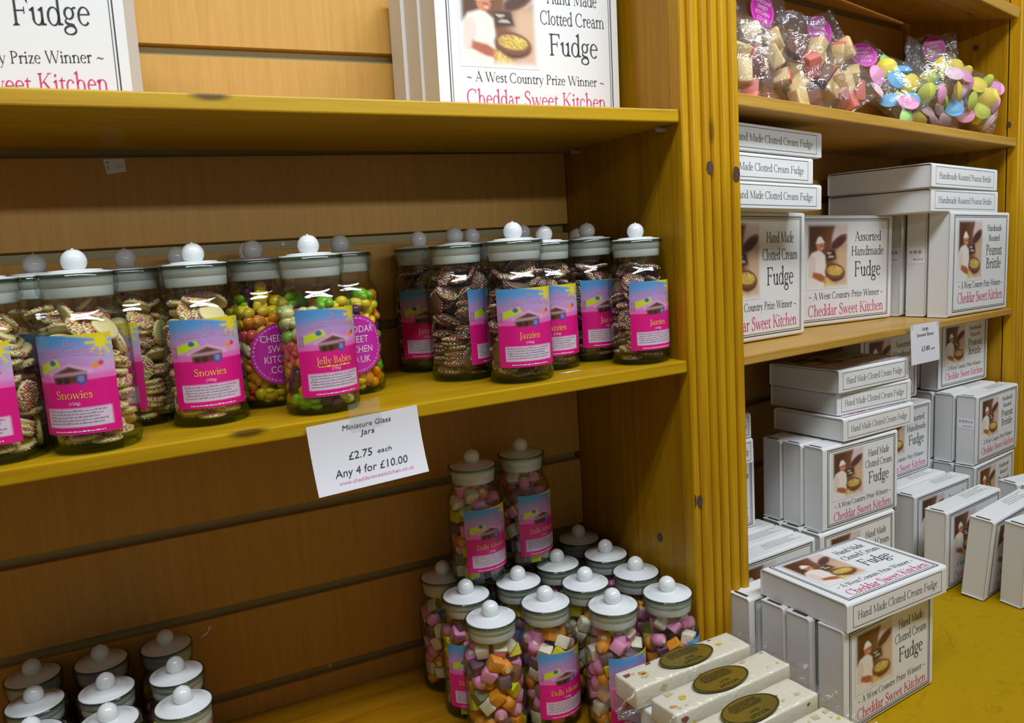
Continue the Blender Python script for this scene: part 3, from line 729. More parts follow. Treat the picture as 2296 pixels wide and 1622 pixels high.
SIM = {
 'disc_1': '0,90,-161,51,93,0,0,37 0,-111,-58,51,0,-84,54,0 0,101,96,51,100,0,0,0 0,-124,98,82,15,99,6,-1 0,-252,-42,145,70,-22,68,-10 0,163,-84,93,97,0,0,-25 0,-51,-178,93,75,0,0,-66 0,-34,181,100,99,-15,-1,-8 0,-100,-153,135,41,0,0,-91 0,123,-139,135,0,20,-98,0 0,168,75,141,23,1,-22,-95 0,63,172,149,8,48,87,-12 0,-105,-90,177,53,0,0,-85 0,111,-144,177,0,99,11,0 0,-127,133,182,92,5,-20,33 0,71,-170,219,77,0,0,64 0,186,20,228,3,62,78,-1 0,17,256,260,69,63,-25,24 0,-117,-142,253,3,-46,88,-4 0,-134,125,223,13,-97,13,-16 0,141,117,269,50,4,-8,-86 0,-145,90,257,20,-25,95,6 0,-152,-103,293,2,99,-13,7 0,-186,5,324,30,5,-5,-95 0,78,109,303,6,-18,98,-6 0,64,-172,291,98,-5,12,-13 0,-163,-52,373,57,-7,-1,82 0,153,-110,307,29,-13,1,-95 0,-230,118,449,42,-74,-18,49 0,190,-25,379,3,-62,77,-10 0,59,112,370,91,-16,-13,36 0,-18,132,382,11,98,5,17 0,173,64,459,15,-93,31,9 0,-53,184,403,40,-21,2,89 0,27,-189,375,76,10,11,-63 0,-103,75,459,17,-98,-2,-9 0,184,2,481,70,14,-10,70 0,55,-175,422,11,-81,57,10 0,-158,-95,444,12,-94,-30,-8 0,161,-101,490,97,17,0,18 0,-53,-184,469,87,13,8,-47 0,-129,32,522,100,5,2,0 0,98,157,533,21,-15,8,96 0,28,-183,514,3,-14,-98,-17 0,-101,152,574,92,0,8,38 0,-170,-83,554,94,16,6,-29 0,-111,-233,692,62,75,-5,-24 0,-60,-180,562,88,15,8,-44 0,110,-236,640,28,-1,72,-64 0,-187,5,680,8,58,-81,-2 0,98,159,672,86,2,8,51 0,-92,-196,695,75,-61,26,-2 0,174,-54,569,8,66,-75,-7 0,-27,159,648,79,-7,4,-61 0,187,41,609,99,-1,10,-6 0,181,-56,661,13,12,4,98 0,-128,131,707,54,5,6,84 0,130,-80,719,53,-12,5,-84 0,101,-158,778,96,-7,12,-25 0,201,27,786,74,-46,35,-35 0,59,177,719,3,7,3,100 0,-174,-77,781,18,89,39,-14 0,-41,175,780,14,24,96,4 0,41,245,980,26,21,-76,55 0,-141,129,793,84,8,-12,-53 0,173,-129,913,34,-84,-29,32 0,-125,140,882,8,94,14,31 0,36,179,858,0,51,86,-6 0,216,104,776,47,73,-37,-34 0,222,109,904,36,-36,-71,49 0,118,-151,895,88,25,40,6 0,192,-105,980,46,-32,-83,-6 0,-259,28,891,19,-68,-12,70 0,-121,-97,831,22,97,5,-7 0,-108,-77,914,97,-22,6,3 0,14,-192,927,5,-40,24,-88 0,-185,15,1027,79,0,-1,-62 0,-119,144,940,8,94,14,32 0,-125,-74,962,13,3,23,96',
 'disc_2': '0,132,128,51,0,-61,80,0 0,-120,-124,51,0,-100,9,0 0,-105,131,51,1,0,0,100 0,-72,166,93,0,96,28,0 0,131,-126,51,100,0,0,-2 0,-222,-128,188,67,-55,40,-29 0,183,-18,93,57,0,0,82 0,149,107,131,62,-3,-10,-78 0,-145,111,135,28,0,0,-96 0,79,170,157,55,-8,6,83 0,64,178,197,6,-4,9,99 0,186,-11,186,77,16,17,-59 0,-151,107,177,0,95,-31,0 0,-147,108,219,0,28,-96,0 0,168,-194,188,45,-66,14,58 0,55,175,260,98,0,0,19 0,-156,98,261,0,94,35,0 0,60,174,302,38,0,0,-92 0,5,-134,115,93,7,-7,-34 0,-223,-43,187,0,59,35,73 0,-142,-138,274,18,60,20,75 0,186,-15,231,95,23,-2,21 0,10,-151,204,5,-6,100,5 0,-157,97,303,49,0,0,87 0,5,-157,246,66,7,1,-75 0,184,-17,277,23,-95,-22,-2 0,-15,-189,323,7,98,15,-11 0,-165,-96,400,2,10,-96,27 0,170,197,482,46,-67,-13,-57 0,80,166,347,0,95,-30,-2 0,-139,122,345,12,0,0,-99 0,103,-151,337,97,-11,9,-21 0,-144,117,387,83,0,0,55 0,-180,39,429,0,99,-13,0 0,153,-102,360,82,-14,4,-56 0,-182,-25,471,0,52,-85,0 0,-11,184,429,9,0,0,-100 0,184,-45,386,38,6,13,91 0,-41,169,471,0,71,-71,0 0,-184,-19,513,0,3,-100,0 0,188,24,416,52,-14,-2,-84 0,40,-180,422,98,8,-18,-1 0,153,30,466,6,96,23,-13 0,39,-177,467,94,2,-19,30 0,-11,187,565,66,9,-23,71 0,181,6,508,1,82,56,-14 0,-62,156,587,77,24,7,-58 0,-63,249,765,69,71,15,4 0,19,-181,505,5,-97,-16,-19 0,-142,125,603,14,-80,-55,-20 0,174,-47,564,11,10,10,98 0,-143,-209,586,42,-60,-25,-64 0,-197,-31,645,11,-94,0,32 0,-67,-216,619,63,71,-28,-15 0,-35,-188,624,28,-54,-36,-70 0,-185,-46,722,25,-88,-38,11 0,180,21,593,10,99,-9,-10 0,157,109,632,94,-2,13,31 0,191,-24,674,99,14,10,1 0,190,-8,724,77,4,17,-62 0,-196,-70,828,37,-57,-69,23 0,108,157,727,59,-36,9,72 0,125,-157,712,92,38,1,3 0,41,155,747,47,-34,14,80 0,-109,-148,823,22,38,-85,-30 0,-44,134,772,61,-36,7,70 0,75,-185,774,34,-72,-59,-12 0,101,172,849,58,-20,29,73 0,176,-70,824,21,90,-23,-32 0,-124,140,862,34,-24,-23,88 0,199,-6,841,37,14,-91,7 0,34,-204,828,86,27,24,-35 0,90,181,897,44,-14,33,83 0,48,254,989,13,1,66,74 0,-230,97,928,76,-7,-60,-24 0,-57,169,1011,20,66,61,-38 0,158,112,1071,2,43,86,27 0,117,-143,1067,28,-87,40,3 0,76,-200,909,46,-89,-3,8 0,-63,-181,949,49,-41,-33,69 0,185,-78,965,27,39,24,85 0,247,64,925,66,32,-67,-11 0,-127,53,964,15,-59,69,-38 0,-169,-136,1001,18,-88,-13,-43',
 'cube_1': '1,178,-138,93,64,-29,64,29 0,229,31,96,4,-71,-4,-71 0,-224,-46,96,7,-7,70,-70 0,47,-213,96,69,-17,69,17 1,161,156,218,17,37,60,69 1,110,196,93,18,-68,18,68 0,-114,-184,96,68,18,-68,18 1,-92,-206,225,61,-7,70,-36 0,-196,105,215,84,-4,4,53 1,-86,203,93,21,43,-57,68 0,175,-133,222,70,-9,-70,-9 0,-208,-43,228,38,-38,60,-60 0,-78,205,222,60,-64,35,-32 0,-120,-172,350,2,98,20,2 1,229,46,254,84,-18,-15,-48 1,48,-223,231,72,0,0,-69 1,52,231,231,4,-61,-79,2 1,165,-171,358,88,2,0,-48 1,-196,109,339,13,-69,21,68 1,-57,214,350,8,18,-68,71 0,203,94,419,51,82,19,18 1,-193,-59,359,70,18,-69,10 1,216,-47,347,71,-10,-69,0 1,42,-222,368,40,-66,23,-59 1,-195,-122,482,62,-67,4,41 1,-228,34,452,92,24,0,-32 0,129,-179,513,12,44,85,26 0,62,217,444,74,-56,32,19 0,-47,-218,494,62,-5,-79,0 1,231,-58,481,89,-3,3,45 1,-140,188,454,34,73,-59,-9 0,-185,124,582,23,-74,-40,-49 0,154,162,534,32,-31,21,87 0,-39,218,547,11,94,6,-32 1,71,-219,615,47,-47,11,-74 0,-213,-43,617,69,55,-37,-29 0,220,22,612,32,-47,-46,68 0,-132,-179,616,71,21,64,-20 1,37,119,638,48,13,47,73 0,166,-138,691,10,78,41,-47 1,122,-196,799,76,-42,27,-42 0,-218,80,736,41,37,-62,-56 0,-108,206,711,37,61,-36,60 1,149,176,694,64,57,51,6 0,-205,-80,757,18,-3,-5,-98 0,6,-214,730,86,-19,46,9 0,34,217,803,59,-75,-24,-15 0,221,43,745,63,33,47,-53 1,-136,167,853,54,-75,11,37 0,171,123,850,18,95,25,-5 0,-34,211,921,50,-23,-14,82 0,-105,-192,825,36,77,14,-50 0,-211,-68,919,11,-10,23,-96 0,28,-215,902,25,4,96,9 1,188,-92,947,39,-32,18,-85 1,233,21,899,9,49,85,-16 0,-204,69,996,52,-58,-59,22 0,128,166,982,10,-65,37,65 1,214,75,1027,18,98,-2,0 0,123,-168,1028,88,27,-39,9 1,-105,179,1026,1,44,-26,86',
 'cube_2': '0,228,-17,96,48,-52,-48,-52 0,-11,-209,91,13,0,0,-99 0,148,-175,96,25,-66,-25,-66 0,13,212,96,18,68,18,-68 0,-116,-201,218,39,62,33,-59 1,-124,190,93,59,4,71,39 0,181,-139,225,43,1,1,-90 0,-211,-80,91,53,0,0,85 0,209,-56,354,1,0,0,-100 0,-101,203,226,57,62,-39,-37 0,32,-203,222,1,97,-24,5 1,158,131,93,70,-10,-70,-10 1,-214,69,165,5,33,83,45 1,223,22,228,70,-14,69,-7 1,64,-211,349,16,-1,-73,-67 0,155,137,280,25,-62,-74,-2 0,194,104,401,5,-25,83,-49 0,-197,-123,342,70,-21,67,15 0,-229,36,325,57,51,48,43 0,151,-165,486,20,-90,36,-13 0,115,194,504,60,64,10,-47 0,35,220,342,33,-56,63,-42 0,-111,159,387,32,-93,19,7 0,-231,19,462,43,-50,49,-57 0,-80,-205,425,72,48,20,45 1,-51,225,491,4,-91,-11,-40 1,-165,161,574,1,-80,-56,21 1,-204,-118,477,2,-9,99,-4 0,37,-206,575,56,75,-35,-1 0,-66,-196,670,61,-27,44,-61 0,226,-29,526,66,-38,-58,30 0,-220,41,597,6,-5,-62,78 1,-196,-121,613,28,53,-41,68 1,2,233,616,58,32,-25,-71 0,166,75,634,29,-17,19,-92 0,-206,77,719,9,81,57,-8 0,85,205,709,53,-17,35,-76 0,175,-141,640,42,10,5,-90 0,192,22,752,9,-33,78,-52 0,58,-218,744,58,-65,26,42 1,-123,199,702,50,9,19,84 1,188,-144,781,9,-94,-30,-13 0,-187,114,834,12,97,-23,2 0,-37,217,835,1,76,-64,7 0,-20,-220,853,75,-61,-14,-23 1,-156,156,951,1,53,-54,-65 0,160,148,803,24,-91,-29,20 1,-230,-50,744,15,99,-1,5 0,-151,-141,782,36,-79,15,47 1,227,-21,870,55,64,-45,30 1,-100,-70,915,44,-48,-16,-74 0,-205,-2,954,7,-29,-91,-29 0,181,-127,990,60,-32,62,39 1,118,201,937,93,20,25,16 0,207,85,993,48,-85,-16,16 1,21,-122,1002,35,13,3,-93 0,-87,-194,982,79,32,44,-27 1,-42,227,965,59,-7,1,81 1,-215,-85,1046,34,80,-34,35',
 'baby_1': '0,242,36,89,33,41,-56,63 0,-134,-205,90,66,-4,-66,-35 0,-231,83,91,52,64,27,-50 0,49,234,82,44,-64,-37,51 0,-96,82,82,63,66,-14,-39 0,168,-175,132,42,-69,59,-3 0,-119,214,170,40,-1,-8,-91 0,31,-241,129,10,84,32,43 0,239,-63,204,64,50,-47,35 0,-134,-83,89,12,-72,21,-66 0,87,-99,82,18,42,60,66 0,-56,-146,179,70,-8,-70,12 0,-232,82,209,44,32,-70,47 0,57,240,196,4,68,-20,-70 0,-90,102,194,61,15,-67,38 0,-216,-126,261,24,-58,-77,-12 0,119,117,178,35,53,50,59 0,42,-237,274,31,-59,-44,60 0,30,216,313,73,14,50,45 0,-124,207,396,94,-20,13,-25 0,-247,-7,410,67,-45,-35,-48 0,127,-53,185,53,-78,34,4 0,-172,-15,284,57,24,-55,-56 0,196,139,277,59,74,6,33 0,241,5,340,20,-11,-54,-81 0,116,50,285,58,69,44,6 0,-99,-190,356,92,7,-28,28 0,134,-89,320,46,84,7,29 0,14,-189,375,41,-80,44,4 0,-144,80,346,72,-43,-44,32 0,169,-168,391,18,34,57,73 0,-140,-203,539,81,-28,-50,-9 0,136,167,414,85,-42,1,32 0,-243,-41,651,55,62,-35,44 0,5,193,433,2,-21,-89,40 0,195,-20,450,44,-75,-48,12 0,218,78,513,31,-71,58,25 0,-225,-88,499,45,82,36,2 0,-153,80,479,34,-80,41,-29 0,60,-241,612,5,96,-2,-28 0,95,222,565,42,75,26,44 0,136,-198,492,16,-51,-57,62 0,-236,41,777,81,-56,14,8 0,49,-133,533,64,47,-58,-20 0,-95,174,538,38,63,33,60 0,176,165,642,12,35,-50,-78 0,-52,-237,703,99,10,3,-5 0,-171,98,620,36,-20,-58,-71 0,210,-130,606,23,56,46,-65 0,182,167,755,57,17,71,-38 0,96,-107,648,65,-10,67,35 0,33,137,613,43,77,28,39 0,-166,-184,920,80,-27,-50,-20 0,-128,-120,649,79,50,-31,19 0,-123,40,698,27,-7,-66,70 0,229,-62,738,21,-2,56,80 0,169,52,678,44,71,24,50 0,116,-173,768,23,-71,-43,52 0,6,172,735,73,61,-12,-28 0,-124,212,723,34,61,4,-71 0,236,47,875,9,-16,55,81 0,81,225,974,39,72,22,52 0,128,16,772,78,-53,7,-33 0,-165,185,869,47,-44,76,10 0,-12,246,865,13,-35,-12,92 0,-3,-195,847,66,55,48,18 0,89,163,862,25,-70,7,-67 0,-143,-137,769,59,29,-60,-46 0,-129,33,809,57,-65,40,31 0,179,22,958,3,34,-70,-63 0,-151,76,954,64,-46,56,25 0,165,-99,866,80,24,38,40 0,-238,-28,868,16,9,74,-64 0,-37,-186,964,30,-8,80,-51 0,90,-144,941,6,-10,62,78',
}
SIM = {k: [tuple(int(a) for a in r.split(',')) for r in v.split()] for k, v in SIM.items()}
def fill(jar_obj, sim, kind, phrase, seed, individual=True, top=1.0):
    """sweets settled inside a jar: (type, position in 0.1 mm, quaternion)"""
    r = random.Random(seed); J = jar_obj.matrix_basis @ Matrix.Rotation(r.random() * 6.283, 4, 'Z')
    merged = []
    extra = []
    for k in range({'cube': 7, 'baby': 5}.get(kind, 6)):                 # a few loose ones on top of the heap
        a = r.random() * 6.283; q = (125 + 35 * r.random()) if k else 0; u = Vector((r.gauss(0, 1), r.gauss(0, 1), r.gauss(0, 1))).normalized(); h_ = r.uniform(-.6, .6)
        a = k * 6.283 / 6 + r.uniform(-.2, .2)
        extra.append((int(r.random() < .3), q * math.cos(a), q * math.sin(a), 1015 + (r.uniform(-25, 25) if k else 55), math.cos(h_), u.x * math.sin(h_), u.y * math.sin(h_), u.z * math.sin(h_)))
    for row in [w for w in SIM[sim] if not (w[3] > 955 and math.hypot(w[1], w[2]) < 230)] + (extra if top == 1.0 else []):
        t, x, y, z = row[:4]; q = Quaternion(row[4:]).normalized()
        if z > 1070 * top or (z > 800 and math.hypot(x, y) * 1e-4 + .0070 > room_at(z * 1e-4 + .0075)): continue
        M = J @ Matrix.Translation((x * 1e-4, y * 1e-4, z * 1e-4 + .0032)) @ q.to_matrix().to_4x4()
        if kind == 'brown': me = r.choice(DISC_BROWN); nm = 'chocolate_disc'; lb = 'sprinkled brown chocolate disc inside ' + phrase; gp = 'chocolate discs inside ' + phrase; ct = 'sweet'
        elif kind == 'white': me = r.choice(DISC_WHITE); nm = 'white_chocolate_disc'; lb = 'sprinkled white chocolate disc inside ' + phrase; gp = 'white discs inside ' + phrase; ct = 'sweet'
        elif kind == 'baby': i = r.choices(range(6), (4, 4, 4, 3, 2, 2))[0]; me = BABIES[i]; nm = 'jelly_sweet'; lb = BABY_N[i] + ' baby-shaped jelly sweet inside ' + phrase; gp = BABY_N[i] + ' jelly sweets inside ' + phrase; ct = 'sweet'
        elif t == 1: i = r.choices(range(3), (5, 1.5, 1.5))[0]; me = SWEET_CYLS[i]; nm = 'fondant_roll'; lb = CYL_N[i] + ' inside ' + phrase; gp = CYL_N[i] + 's inside ' + phrase; ct = 'sweet'
        else: i = r.choices(range(9), CUBE_W)[0]; me = SWEET_CUBES[i]; nm = me.name.split('.')[0]; lb = CUBE_N[i] + ' inside ' + phrase; gp = CUBE_N[i] + 's inside ' + phrase; ct = 'sweet'
        if individual: tag(mesh_obj(nm, me, None, M), lb, ct, gp)
        else: merged.append((me, M))
    return merged
def merge_stuff(name, items, label, cat):
    bm = bmesh.new(); mats = []
    for me, M in items:
        n0 = len(bm.verts); f0 = len(bm.faces); bm.from_mesh(me); bm.verts.ensure_lookup_table(); bm.faces.ensure_lookup_table()
        for v in bm.verts[n0:]: v.co = M @ v.co
        mp = []
        for mt in me.materials:
            if mt not in mats: mats.append(mt)
            mp.append(mats.index(mt))
        for f in bm.faces[f0:]: f.material_index = mp[f.material_index]
    o = mesh_obj(name, me_from_bm(name, bm, mats)); return tag(o, label, cat, None, 'stuff')

# ------------------------------------------------------------------ the shelving
D = 0.2398; ZB = -0.734; PW = 0.0741; RA = 0.248957
MR = TR(PW, 0, 0, RA)                                  # right bay: x along its front, y into it
def z_top(x): return -0.0984 - 0.013067 * x
def z_mid(x): return -0.3540 + 0.01134 * x
def z_ra(s): return -0.0800 - 0.025546 * s
def z_rb(s): return -0.3583 - 0.030437 * s
DR = 0.192

def slat_wall(name, x0, x1, y, z0, z1, off, M=None):
    bm = bmesh.new()
    k0 = int(math.floor((off - z1) / 0.1)) - 1
    k = k0
    while off - 0.1 * k > z0 - 0.1:
        top = min(off - 0.1 * k - 0.0107, z1); bot = max(off - 0.1 * (k + 1), z0)
        if top - bot > 0.002: add_box(bm, x0, x1, y, y + 0.012, bot, top, 0.0008, 1)
        k += 1
    add_box(bm, x0, x1 - .004, y + 0.0085, y + 0.02, z0, z1, 0, 1, 1)
    o = mesh_obj(name, me_from_bm(name, bm, [M_LAM, M_GROOVE]), None, M)
    return tag(o, kind='structure')
slat_wall('wall_back', -1.30, -0.0008, D, ZB - .002, 0.46, 0.0)
slat_wall('wall_right', -0.004, 0.786, DR, ZB - .002, 0.46, 0.024, MR)

def thing_mesh(name, me, M, label, cat, group=None): return tag(mesh_obj(name, me, None, M), label, cat, group)
bx = box_me
tag(mesh_obj('wall_light_blocker', box_me('wall_light_blocker', -2.6, 2.6, -1.40, -1.30, -1.62, .170, plain('light_blocker_paint', (.55, .50, .42, 1), .7), 0)), kind='structure')  # unseen half-height wall, added to keep the far tube off the lower shelves
tag(mesh_obj('wall_rear', box_me('wall_rear', -2.6, 3.4, .66, .70, -1.62, 1.4, plain('rear_wall_paint', (.50, .45, .36, 1), .7), 0)), kind='structure')
tag(mesh_obj('floor', box_me('floor', -2.6, 2.6, -4.2, .8, -1.66, -1.62, plain('floor_tiles', (.30, .25, .20, 1), .5), 0)), kind='structure')
inner_side = thing_mesh('side_panel', bx('side_panel', 0, .018, .0185, D + .02, ZB, .46, M_PINE_SIDE, .001), None, 'broad dark pine side panel closing the right end of the jar bay', 'panel')
far_side = thing_mesh('side_panel', bx('side_panel', .7872, .805, .0205, DR + .02, ZB, .46, M_PINE_SIDE, .001), MR, 'pine side panel closing the right end of the carton bay', 'panel')
def fluted(name, width, edges, label, M=None, depth=.018):
    # reeded board: convex reeds between narrow grooves, extruded upwards
    prof = [(0.0, depth)]
    E_ = [0.0] + edges + [width]
    for a, b in zip(E_, E_[1:]):
        g = .0014
        xa = a + (g if a > 0 else 0); xb = b - (g if b < width else 0)
        n = 7
        if a > 0: prof.append((a, .0065))
        for i in range(n + 1):
            t = i / n; x = xa + (xb - xa) * t; prof.append((x, .0016 * (2 * t - 1) ** 4 + (.0005 if 0 < i < n else .0009)))
    prof.append((width, depth))
    zs = [ZB, -.4, -.1, .2, .46]; V = []; F = []; n = len(prof)
    for z in zs: V += [(x, y, z) for x, y in prof]
    for k in range(len(zs) - 1):
        for i in range(n):
            j = (i + 1) % n; F.append((k * n + i, k * n + j, (k + 1) * n + j, (k + 1) * n + i))
    F.append(tuple(range(n - 1, -1, -1))); F.append(tuple((len(zs) - 1) * n + i for i in range(n)))
    return thing_mesh(name, me_from_py(name, V, F, M_PINE_UP), M, label, 'post')
post = fluted('fluted_post', PW, [.0103, .0258, .0370, .0494, .0626], 'fluted golden pine post between the jar bay and the carton bay')
fluted('fluted_post', .08, [.014, .028, .042, .056, .068], 'pine post at the right edge of the carton bay', MR @ Matrix.Translation((.7875, 0, 0)))
M_KNOT = wood('pine_knot', (0.11, 0.06, 0.045, 1), (0.035, 0.02, 0.022, 1), grain=(260, 260, 90), streak=.6)
def knot(x, z, rx, rz_, y=-.0002, M=None, axis='y', parent=None, sd=0):
    r = random.Random(sd); n = 22
    pts = [(rx * (1 + r.uniform(-.12, .12)) * math.cos(2 * PI * i / n), rz_ * (1 + r.uniform(-.12, .12)) * math.sin(2 * PI * i / n)) for i in range(n)]
    V = [(x + a, y, z + b) if axis == 'y' else (y, x + a, z + b) for a, b in pts]
    me = me_from_py('knot', V, [tuple(range(n))], M_KNOT); mesh_obj('knot', me, parent)
knot(.0330, -.1570, .0042, .0072, -.0001, parent=post, sd=1); knot(.0675, -.1640, .0044, .0080, -.0001, parent=post, sd=2); knot(.0012, -.5060, .0012, .0070, -.0001, parent=post, sd=3); knot(.0068, -.5075, .0034, .0070, -.0001, parent=post, sd=5)
knot(.0660, -.5670, .0050, .0060, -.0003, axis='x', parent=inner_side, sd=7)
for q_ in ((.0698, .0580, .0045, .0050), (.0166, -.0764, .0040, .0050), (.0603, -.0060, .0022, .0070)): knot(*q_, .7869, axis='x', parent=far_side, sd=int(q_[0] * 1e4))

top_shelf = thing_mesh('shelf', bx('shelf', -1.3, -.0008, .004, D - .001, -.0128, 0, M_PINE), TR(0, 0, -.0984, 0, .013067), 'long pine shelf at the top of the jar bay carrying large fudge cartons', 'shelf')
thing_mesh('shelf', bx('shelf', -1.3, -.0008, .004, D - .001, -.0128, 0, M_PINE), TR(0, 0, -.3540, 0, -.01134), 'long pine shelf in the middle of the jar bay lined with jars of sweets', 'shelf')
thing_mesh('shelf', bx('shelf', .0008, .786, .004, DR - .001, -.0133, 0, M_PINE_R), MR @ TR(0, 0, -.0800, 0, .025546), 'pine shelf in the carton bay holding cellophane bags of sweets', 'shelf')
thing_mesh('shelf', bx('shelf', .0008, .786, .004, DR - .001, -.0105, 0, M_PINE_R), MR @ TR(0, 0, -.3583, 0, .030437), 'pine shelf in the carton bay with standing cartons and the small price sign', 'shelf')
thing_mesh('shelf', bx('shelf', .0008, .783, .004, DR - .006, 0, .016, M_PINE_R), MR @ TR(0, .004, .126, 0, .048) @ Matrix.Rotation(.19, 4, 'X') @ Matrix.Translation((0, -.004, 0)), 'highest pine shelf of the carton bay, above the cellophane bags', 'shelf')
thing_mesh('base_board', bx('base_board', -1.3, -.0008, -.045, D - .001, ZB - .02, ZB, M_BASE, .001), None, 'knotty pine base board under the lowest jars of the jar bay', 'board')
bm = bmesh.new(); add_box(bm, -1.3, 1.5, -.50, -.0455, ZB - .03, ZB, .001, 1); add_box(bm, 0, 1.5, -.0455, .55, ZB - .03, ZB, .001, 1)
thing_mesh('counter_top', me_from_bm('counter_top', bm, M_COUNTER), None, 'yellow wood counter top under the stacks of small fudge cartons', 'counter')

# small hardware and marks on the shelving
def pin(x, y, z, M=None, label=''):
    bm = bmesh.new(); bmesh.ops.create_cone(bm, segments=14, cap_ends=True, radius1=.0028, radius2=.0022, depth=.010, matrix=Matrix.Rotation(PI / 2, 4, 'Y'))
    for f in bm.faces: f.smooth = False
    thing_mesh('shelf_pin', me_from_bm('shelf_pin', bm, M_METAL), (M or Matrix.Identity(4)) @ Matrix.Translation((x, y, z)), label, 'shelf pin')
pin(-.0045, .030, -.1142, None, 'small metal shelf pin under the front right end of the top shelf')
pin(-.0045, .205, -.1142, None, 'small metal shelf pin under the back right end of the top shelf')
for x, k, lb in ((-.3596, 2, 'small screw in the wall groove behind the jelly sweet jars'), (-.355, 7, 'small screw in the lowest visible wall groove above the base board')):
    bm = bmesh.new(); bmesh.ops.create_cone(bm, segments=14, cap_ends=True, radius1=.003, radius2=.0022, depth=.0016, matrix=Matrix.Rotation(PI / 2, 4, 'X'))
    thing_mesh('screw', me_from_bm('screw', bm, M_METAL), Matrix.Translation((x, D + .0078, -.1 * k - .0055)), lb, 'screw')
def flat_tag(name, pts, M, mat, label, cat): return thing_mesh(name, me_from_py(name, [(a, -.0006, b) for a, b in pts] + [(a, -.0001, b) for a, b in pts], [tuple(range(len(pts)))] + [(i, (i + 1) % len(pts), len(pts) + (i + 1) % len(pts), len(pts) + i) for i in range(len(pts))], mat), M, label, cat)
tg = flat_tag('barcode_sticker', [(-.0105, .0065), (.009, .0065), (.009, -.006), (-.0085, -.0085)], Matrix.Translation((-.5163, D, -.1190)), M_PAPER, 'little white price sticker on the dark back wall under the top shelf', 'sticker')
p = Print(); p.scrawl(-.0075, -.0035, -.004, .005, 3, .2, .5); p.scrawl(.002, .006, -.002, .004, 4, .2, .5); p.scrawl(-.0085, -.0055, .002, .002, 5)
mesh_obj('sticker_print', p.mesh('sticker_print', M_GREY_INK, lambda a, b: (a, -.0008, b)), tg)
flat_tag('paper_scrap', [(-.0055, -.004), (.0015, -.001), (.006, .005), (.0035, .0055), (.002, .001), (-.002, -.001)], Matrix.Translation((-.4876, D, -.6246)) @ Matrix.Scale(1.25, 4), M_PAPER, 'torn scrap of white paper stuck to the back wall beside the bottom left jars', 'scrap')
def smear(x, y, rx, ry, lb):
    r = random.Random(int(x * 1e4)); V = [(x + rx * math.cos(i * PI / 8) * r.uniform(.75, 1.1), y + ry * math.sin(i * PI / 8) * r.uniform(.6, 1.1), 0) for i in range(16)]
    V = [(a, b, z_mid(a) + .0004) for a, b, c in V]
    thing_mesh('tape_residue', me_from_py('tape_residue', V, [tuple(range(16))], M_PAPER), None, lb, 'tape')
smear(-.1207, .040, .013, .0035, 'thin white strip of old tape on the shelf before the chocolate disc jars')

# ------------------------------------------------------------------ jars
G_MID = 'jars along the middle shelf'
MID = [ # name, x, y, scale, label print, azimuth, fill, label
 ('J0', -.6215, .048, 1, 'snow', -30, 'white', 'jar of white chocolate discs cut off by the left edge of the photo'),
 ('J1', -.5876, .108, 1, 'snow', -10, 'white*', 'jar of white discs standing behind and between the two leftmost front jars'),
 ('J2', -.555, .038, 1, 'snow', -22, 'white', 'large nearest jar of white chocolate discs, front row left, full pink label in view'),
 ('J3', -.519, .122, 1, 'snow', -49, 'white', 'jar of white discs set back between the two front labelled white disc jars'),
 ('J4', -.466, .076, 1, 'snow', 5, 'white', 'jar of white chocolate discs right beside the jelly sweet jars'),
 ('J5', -.410, .1213, 1, 'sticker', 28, 'baby', 'jelly sweet jar with round magenta sticker, left and behind the labelled jelly jar'),
 ('J6', -.373, .0474, 1, 'jelly', 24, 'baby', 'front jelly sweet jar with square pink label whose corner peels'),
 ('J7', -.3278, .1175, 1, 'sticker', 12, 'baby', 'jelly sweet jar with round magenta sticker, right of the labelled jelly jar'),
 ('K0', -.2199, .195, 1, 'jazz', 4, 'brown*', 'dim jar of brown discs at the back, leftmost of the chocolate disc jars'),
 ('K1', -.2128, .104, 1, 'jazz', 70, 'brown', 'brown disc jar with label turned to the right, left of the foremost one'),
 ('K2', -.1745, .045, 1, 'jazz', 18, 'brown', 'foremost jar of brown sprinkled discs with its whole pink label in view'),
 ('K3', -.1187, .086, .97, 'jazz', 15, 'brown*', 'jar of brown discs half hidden right behind the foremost brown disc jar'),
 ('K4', -.0557, .103, .97, 'jazz', 36, 'brown', 'jar of brown sprinkled discs, second from the pine side panel'),
 ('K5', -.034, .041, .94, 'jazz', 38, 'brown', 'jar of brown sprinkled discs nearest the pine side panel'),
 ('D1', -.4721, .200, 1, None, 0, 'white*', 'shadowed jar at the back wall behind the white disc jar by the jelly jars'),
 ('D2', -.4049, .200, 1, None, 0, 'baby*', 'shadowed jar at the back wall behind the left round-sticker jelly jar'),
 ('D3', -.1529, .200, 1, None, 0, 'brown*', 'shadowed jar at the back wall behind the foremost brown disc jar'),
 ('D4', -.0857, .2017, 1, None, 0, 'brown*', 'shadowed jar at the back wall behind the second brown disc jar from the panel'),
 ('D5', -.0335, .1633, .94, None, 0, 'brown*', 'shadowed jar in the back corner against the pine side panel')]
PHR = {'J0': 'the leftmost white disc jar', 'J2': 'the nearest white disc jar', 'J3': 'the set-back white disc jar', 'J4': 'the white disc jar by the jelly jars',
       'J5': 'the left round-sticker jelly jar', 'J6': 'the square-label jelly jar', 'J7': 'the right round-sticker jelly jar', 'K1': 'the brown disc jar with side-turned label',
       'K2': 'the foremost brown disc jar', 'K4': 'the brown disc jar second from the panel', 'K5': 'the brown disc jar nearest the panel'}
rest = {'white': [], 'brown': [], 'baby': [], 'cube': []}
